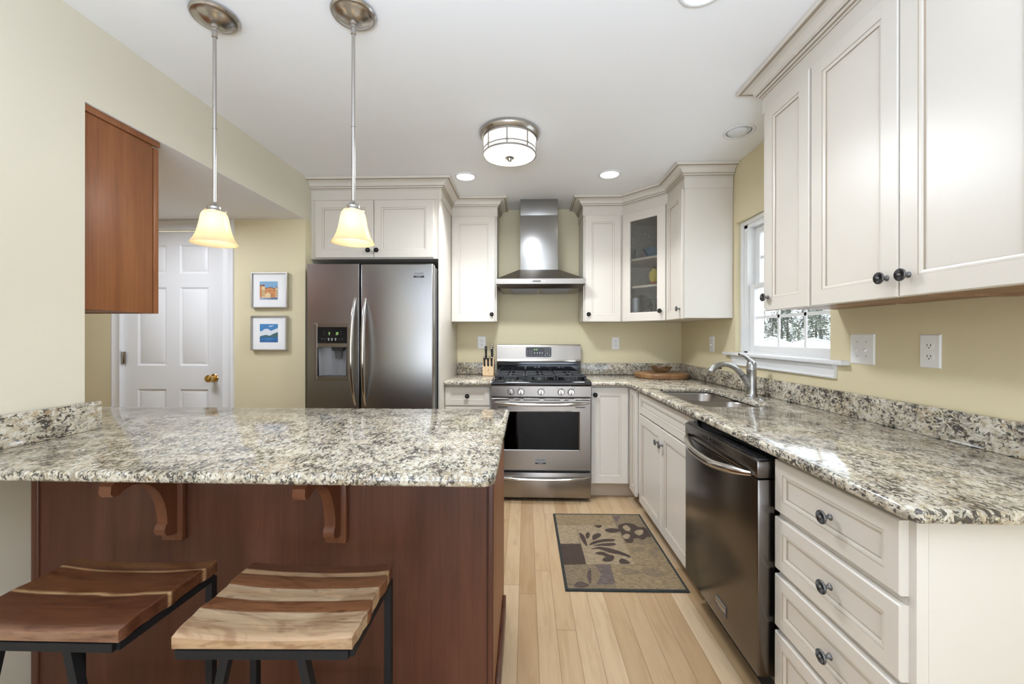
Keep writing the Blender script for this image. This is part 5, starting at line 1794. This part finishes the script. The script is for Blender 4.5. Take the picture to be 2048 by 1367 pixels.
SHP = [
    (1, [(0.023, 0.82), (0.66, 0.80), (0.66, 0.984), (0.023, 0.984)]),
    (3, [(0.023, 0.517), (0.214, 0.522), (0.232, 0.80), (0.023, 0.80)]),
    (2, [(0.023, 0.255), (0.228, 0.264), (0.225, 0.518), (0.023, 0.514)]),
    (3, [(0.225, 0.265), (0.66, 0.27), (0.66, 0.80), (0.235, 0.80)]),
    (4, [(0.66, 0.53), (0.978, 0.52), (0.978, 0.984), (0.66, 0.984)]),
    (1, [(0.66, 0.27), (0.978, 0.25), (0.978, 0.52), (0.66, 0.53)]),
    (5, [(0.30, 0.262), (0.44, 0.266), (0.454, 0.10), (0.40, 0.06), (0.24, 0.05), (0.33, 0.15)]),
    (4, [(0.023, 0.016), (0.24, 0.016), (0.33, 0.15), (0.30, 0.255), (0.023, 0.25)]),
    (1, [(0.44, 0.26), (0.978, 0.25), (0.978, 0.016), (0.42, 0.016)]),
    (5, [(0.675, 0.964), (0.772, 0.959), (0.737, 0.91), (0.675, 0.841)]),
    (2, [(0.292, 0.489), (0.341, 0.549), (0.457, 0.590), (0.592, 0.591), (0.569, 0.555), (0.444, 0.546)]),
    (2, [(0.305, 0.483), (0.396, 0.497), (0.496, 0.487), (0.574, 0.507), (0.563, 0.537), (0.439, 0.528)]),
    (2, [(0.29, 0.443), (0.387, 0.456), (0.471, 0.402), (0.564, 0.383), (0.656, 0.341), (0.659, 0.374), (0.579, 0.426), (0.506, 0.459), (0.395, 0.485)]),
    (2, [(0.303, 0.663), (0.333, 0.691), (0.351, 0.664), (0.333, 0.613), (0.305, 0.586), (0.295, 0.611)]),
    (2, [(0.237, 0.689), (0.282, 0.649), (0.290, 0.561), (0.284, 0.477), (0.259, 0.511), (0.237, 0.597)]),
    (2, [(0.365, 0.640), (0.440, 0.680), (0.470, 0.650), (0.420, 0.600), (0.350, 0.560)]),
    (2, [(0.680, 0.798), (0.762, 0.844), (0.863, 0.831), (0.892, 0.770), (0.970, 0.776), (0.972, 0.680), (0.970, 0.617), (0.918, 0.626), (0.871, 0.575), (0.772, 0.610), (0.752, 0.536),
         (0.674, 0.533), (0.682, 0.633), (0.672, 0.740)]),
    (3, [(0.715, 0.770), (0.772, 0.814), (0.806, 0.764), (0.778, 0.702), (0.737, 0.715)]),
    (3, [(0.809, 0.690), (0.863, 0.731), (0.931, 0.733), (0.899, 0.666), (0.843, 0.638)]),
    (3, [(0.682, 0.647), (0.731, 0.671), (0.763, 0.648), (0.724, 0.590), (0.677, 0.595)]),
    (2, [(0.514, 0.737), (0.592, 0.753), (0.674, 0.747), (0.677, 0.700), (0.589, 0.677), (0.529, 0.690)]),
    (2, [(0.529, 0.308), (0.568, 0.345), (0.625, 0.300), (0.622, 0.270), (0.529, 0.272)]),
    (2, [(0.323, 0.398), (0.411, 0.423), (0.465, 0.379), (0.507, 0.370), (0.501, 0.338), (0.455, 0.291), (0.378, 0.299), (0.392, 0.335), (0.430, 0.352), (0.393, 0.376), (0.367, 0.377)]),
    (2, [(0.403, 0.798), (0.522, 0.801), (0.468, 0.743)]),
    (4, [(0.693, 0.469), (0.765, 0.483), (0.855, 0.474), (0.829, 0.433), (0.739, 0.414), (0.695, 0.430)]),
    (4, [(0.838, 0.433), (0.887, 0.452), (0.935, 0.392), (0.909, 0.353), (0.858, 0.347)]),
    (4, [(0.762, 0.585), (0.816, 0.611), (0.874, 0.563), (0.866, 0.502), (0.793, 0.507)]),
    (4, [(0.896, 0.601), (0.967, 0.605), (0.970, 0.541), (0.938, 0.510), (0.894, 0.528)]),
    (4, [(0.885, 0.47), (0.970, 0.50), (0.975, 0.43), (0.93, 0.41)]),
    (6, [(0.06, 0.03), (0.16, 0.02), (0.22, 0.05), (0.12, 0.09)]),
    (6, [(0.20, 0.15), (0.26, 0.24), (0.24, 0.12), (0.21, 0.04)]),
    (4, [(0.52, 0.24), (0.64, 0.21), (0.76, 0.16), (0.62, 0.17), (0.50, 0.14)]),
    (4, [(0.66, 0.20), (0.80, 0.25), (0.90, 0.16), (0.78, 0.12)]),
]


def smooth_outline(poly, n=2):
    for _ in range(n):
        q = []
        for i in range(len(poly)):
            (ax, ay), (bx_, by_) = poly[i], poly[(i + 1) % len(poly)]
            q += [(ax * .78 + bx_ * .22, ay * .78 + by_ * .22), (ax * .22 + bx_ * .78, ay * .22 + by_ * .78)]
        poly = q
    return poly


for k, (mi, poly) in enumerate(SHP):
    if k > 9:
        poly = smooth_outline(poly)
    mb.add([FRG(u, w, 0.0080 + 0.00003 * k) for u, w in poly], [list(range(len(poly)))], mi)
obj('pile', mb, ['rug_grey', 'rug_light', 'rug_dark', 'rug_pale', 'rug_grey', 'rug_purple', 'rug_brown'], t, smooth=0, fix=False)


# ------------------------------------------------------------------ bar stools
def stool(label, pts, mat, ztop, seed):
    """pts: near-left, near-right, far-right, far-left seat corners (plan)"""
    P = [Vector(p) for p in pts]
    cx = sum(p.x for p in P) / 4
    cy = sum(p.y for p in P) / 4
    t = thing('bar_stool', label, 'bar stool', (cx, cy, 0), 'stools at the bar')
    rn = random.Random(seed)
    T = 0.036
    nu, nv = 28, 20
    def plan(a, b):
        return (P[0] * (1 - a) + P[1] * a) * (1 - b) + (P[3] * (1 - a) + P[2] * a) * b
    def ztopf(a, b):
        s = 2 * a - 1
        return ztop - 0.0095 * (1 - s * s) - (0.004 if b < 0.02 else 0) + 0.0008 * math.sin(9 * b + 4 * a)
    ph = [rn.uniform(0, 6) for _ in range(4)]
    vs, fs = [], []
    for lvl in (0, 1, 2, 3):
        for j in range(nv + 1):
            for i in range(nu + 1):
                a, b = i / nu, j / nv
                q = plan(a, b)
                e = 0.0035 if lvl in (0, 3) else 0
                wv = 0.0022 * math.sin(14 * b + ph[0]) + 0.0015 * math.sin(31 * b + ph[1])
                if i == 0: q = q + Vector((-wv + e, 0))
                if i == nu: q = q + Vector((wv - e, 0))
                if j == 0: q = q + Vector((0, e))
                if j == nv: q = q + Vector((0, -e))
                zt = ztopf(a, b)
                z = {0: ztop - T, 1: ztop - T + 0.003, 2: zt - 0.0035, 3: zt}[lvl]
                vs.append((q.x, q.y, z))
    W = nu + 1
    N = W * (nv + 1)
    for lvl in (0, 3):
        for j in range(nv):
            for i in range(nu):
                o = lvl * N + j * W + i
                fs.append([o, o + 1, o + W + 1, o + W])
    ring = [i for i in range(nu)] + [nu + j * W for j in range(nv)] + [nv * W + i for i in range(nu, 0, -1)] + [j * W for j in range(nv, 0, -1)]
    for lvl in range(3):
        for k in range(len(ring)):
            a_, b_ = ring[k], ring[(k + 1) % len(ring)]
            fs.append([lvl * N + a_, lvl * N + b_, (lvl + 1) * N + b_, (lvl + 1) * N + a_])
    mb = MB().add(vs, fs)
    s = obj('seat', mb, mat, t, origin=(cx, cy, ztop - 0.02), smooth=28)
    zb = ztop - T - 0.0002
    r = 0.0095
    def pl(a, b, z):
        q = plan(a, b)
        return Vector((q.x, q.y, z))
    ia, ib = 0.03, 0.97
    mb = MB()
    cs = [(ia, ia), (ib, ia), (ib, ib), (ia, ib)]
    for k in range(4):
        mb.tube([pl(*cs[k], zb - r), pl(*cs[(k + 1) % 4], zb - r)], r, 4, square=True)
    obj('seat_frame', mb, 'black_steel', t, smooth=0)
    fr = [((ib, ib), (ib, ib)), ((ia, ib), (ia, ib)), ((0.30, ia), (-0.02, ia)), ((0.71, ia), (1.02, ia))]
    for a_, b_ in fr:
        mb = MB().tube([pl(*a_, zb - r), pl(*b_, 0.0)], r, 4, square=True)
        obj('leg', mb, 'black_steel', t, smooth=0)
    mb = MB().tube([pl(ia, ib, 0.20), pl(ib, ib, 0.20)], r, 4, square=True)
    mb.tube([pl(ia, ib, 0.02), pl(-0.02, ia, 0.02)], r, 4, square=True)
    mb.tube([pl(ib, ib, 0.02), pl(1.02, ia, 0.02)], r, 4, square=True)
    obj('stretcher', mb, 'black_steel', t, smooth=0)


stool('bar stool with a striped light and brown plank seat, right of the pair', [(-0.766, 0.856), (-0.370, 0.868), (-0.373, 1.147), (-0.776, 1.139)], 'seat_striped', 0.620, 5)
stool('bar stool with a dark reddish-brown plank seat, left of the pair', [(-1.300, 0.866), (-0.897, 0.869), (-0.884, 1.145), (-1.297, 1.143)], 'seat_dark', 0.620, 8)

# ------------------------------------------------------------------ outside the window
V2, R2 = Vector((0.546, 0.838)), Vector((0.838, -0.546))


def ext(lat, dist, z):
    q = V2 * dist + R2 * lat
    return Vector((q.x, q.y, z))


mb = MB()
mb.add([ext(-90, 8, -3.2), ext(90, 8, -3.2), ext(110, 220, -5.0), ext(-110, 220, -5.0)], [[0, 1, 2, 3]])
struct('ground', mb, 'snow', label='snow-covered ground far outside the window', cat='ground')


def house(label, lat, dist, wdt, ridge, eave, length, pipes):
    t = thing('house', label, 'house', ext(lat, dist, -5))
    mb = MB()
    o = 0.4
    for sg in (-1, 1):
        a = [ext(lat, dist - o, ridge), ext(lat + sg * (wdt / 2 + o), dist - o, eave - 0.1), ext(lat + sg * (wdt / 2 + o), dist + length, eave - 0.1), ext(lat, dist + length, ridge)]
        b = [p + Vector((0, 0, 0.25)) for p in a]
        mb.add(a + b, [[0, 1, 2, 3], [4, 5, 6, 7], [0, 1, 5, 4], [1, 2, 6, 5], [2, 3, 7, 6], [3, 0, 4, 7]])
    obj('snowy_roof', mb, 'snow', t, smooth=0)
    mb = MB()
    f = [ext(lat - wdt / 2, dist, -5), ext(lat + wdt / 2, dist, -5), ext(lat + wdt / 2, dist, eave), ext(lat, dist, ridge - 0.05), ext(lat - wdt / 2, dist, eave)]
    g = [p + Vector((V2.x, V2.y, 0)) * (length - 0.3) for p in f]
    mb.add(f + g, [[0, 1, 2, 3, 4], [5, 6, 7, 8, 9]] + [[i, (i + 1) % 5, 5 + (i + 1) % 5, 5 + i] for i in range(5)])
    obj('walls', mb, 'house_wall', t, smooth=0)
    for dl, dd, h in pipes:
        p = ext(lat + dl, dist + dd, eave + (ridge - eave) * (1 - abs(dl) / (wdt / 2)))
        mb = MB().cyl(p - Vector((0, 0, 0.2)), p + Vector((0, 0, h)), 0.13, 10)
        obj('vent_pipe', mb, 'grey_plastic', t)


house('snow-roofed house at the left of the window view', -4.0, 92, 8.8, 1.05, -0.85, 12, [])
house('snow-roofed house with vent pipes at the right of the window view', 2.1, 74, 8.4, 0.90, -0.45, 12, [(1.2, 3, 1.0), (2.4, 5, 1.5), (0.4, 0.6, 0.7)])
house('snow-roofed house beyond the right edge of the window', 14.5, 84, 9.0, 1.3, -0.8, 12, [])

rn = random.Random(11)


def evergreen():
    mb = MB()
    for i in range(2600):
        h = rn.random() ** 0.8
        z = 0.06 + 0.94 * h
        rmax = 0.21 * (1 - h) ** 0.65 + 0.03
        a = rn.uniform(0, 2 * PI)
        r = rmax * math.sqrt(rn.uniform(0.15, 1)) * (0.75 + 0.4 * math.sin(a * 3 + z * 14))
        p = Vector((r * math.cos(a), r * math.sin(a), z))
        d = Vector((math.cos(a + rn.uniform(-.6, .6)), math.sin(a + rn.uniform(-.6, .6)), rn.uniform(-0.7, 0.3))) * rn.uniform(0.022, 0.05)
        s = Vector((-d.y, d.x, rn.uniform(-.01, .01))) * rn.uniform(0.25, 0.5)
        mb.add([p - s, p + d * 0.5 - s * 0.6, p + d, p + d * 0.4 + s], [[0, 1, 2, 3]])
    return mb


def bare():
    mb = MB()
    def grow(p, d, L, r, n):
        q = p + d * L
        mb.tube([p, q], [r, r * 0.65], 4)
        if n:
            for k in range(3 if n > 1 else 4):
                nd = (d + Vector((rn.uniform(-.75, .75), rn.uniform(-.75, .75), rn.uniform(-.1, .45)))).normalized()
                grow(p + d * L * rn.uniform(0.55, 1), nd, L * rn.uniform(0.55, 0.8), r * 0.55, n - 1)
    grow(Vector((0, 0, 0.25)), Vector((0, 0, 1)), 0.25, 0.012, 4)
    return mb


ev0 = obj('foliage', evergreen(), 'needles', origin=(0, 0, 0), smooth=0, fix=False).data
br0 = obj('branches', bare(), 'bark', origin=(0, 0, 0), smooth=0).data
tr0 = obj('trunk', MB().tube([(0, 0, 0), (0, 0, 0.6), (0, 0, 0.95)], [0.016, 0.010, 0.004], 8), 'bark', origin=(0, 0, 0)).data
tb0 = obj('trunk', MB().tube([(0, 0, 0), (0, 0, 0.3)], [0.018, 0.012], 8), 'bark', origin=(0, 0, 0)).data
for nme in ('foliage', 'branches', 'trunk', 'trunk.001'):
    bpy.data.objects.remove(bpy.data.objects[nme])
lat = -16.0
i = 0
while lat < 22:
    kind = 'bare' if i % 4 == 1 else 'evergreen'
    dist = (110, 121, 132, 143, 154)[i * 2 % 5] + rn.uniform(-2, 2)
    h = rn.uniform(12, 16) * dist / 118 if kind == 'evergreen' else rn.uniform(10, 13) * dist / 118
    if lat < -5:
        h *= 0.8
    z0 = -3.2 - 1.8 * (dist - 8) / 212 - 0.05
    lab = 'grey-green evergreen tree behind the snowy roofs' if kind == 'evergreen' else 'bare winter tree among the evergreens behind the snowy roofs'
    t = thing(kind + '_tree', lab, 'tree', ext(lat, dist, z0), 'trees behind the snowy roofs' if kind == 'evergreen' else 'bare trees behind the snowy roofs')
    for nme, me in ((('trunk', tr0), ('foliage', ev0)) if kind == 'evergreen' else (('trunk', tb0), ('branches', br0))):
        o = bpy.data.objects.new(nme, me)
        COL.objects.link(o)
        o.parent = t
        o.scale = (h * 1.25, h * 1.25, h)
        o.rotation_euler = (0, 0, rn.uniform(0, 6))
    lat += rn.uniform(1.5, 2.4) if kind == 'evergreen' else rn.uniform(1.0, 1.6)
    i += 1
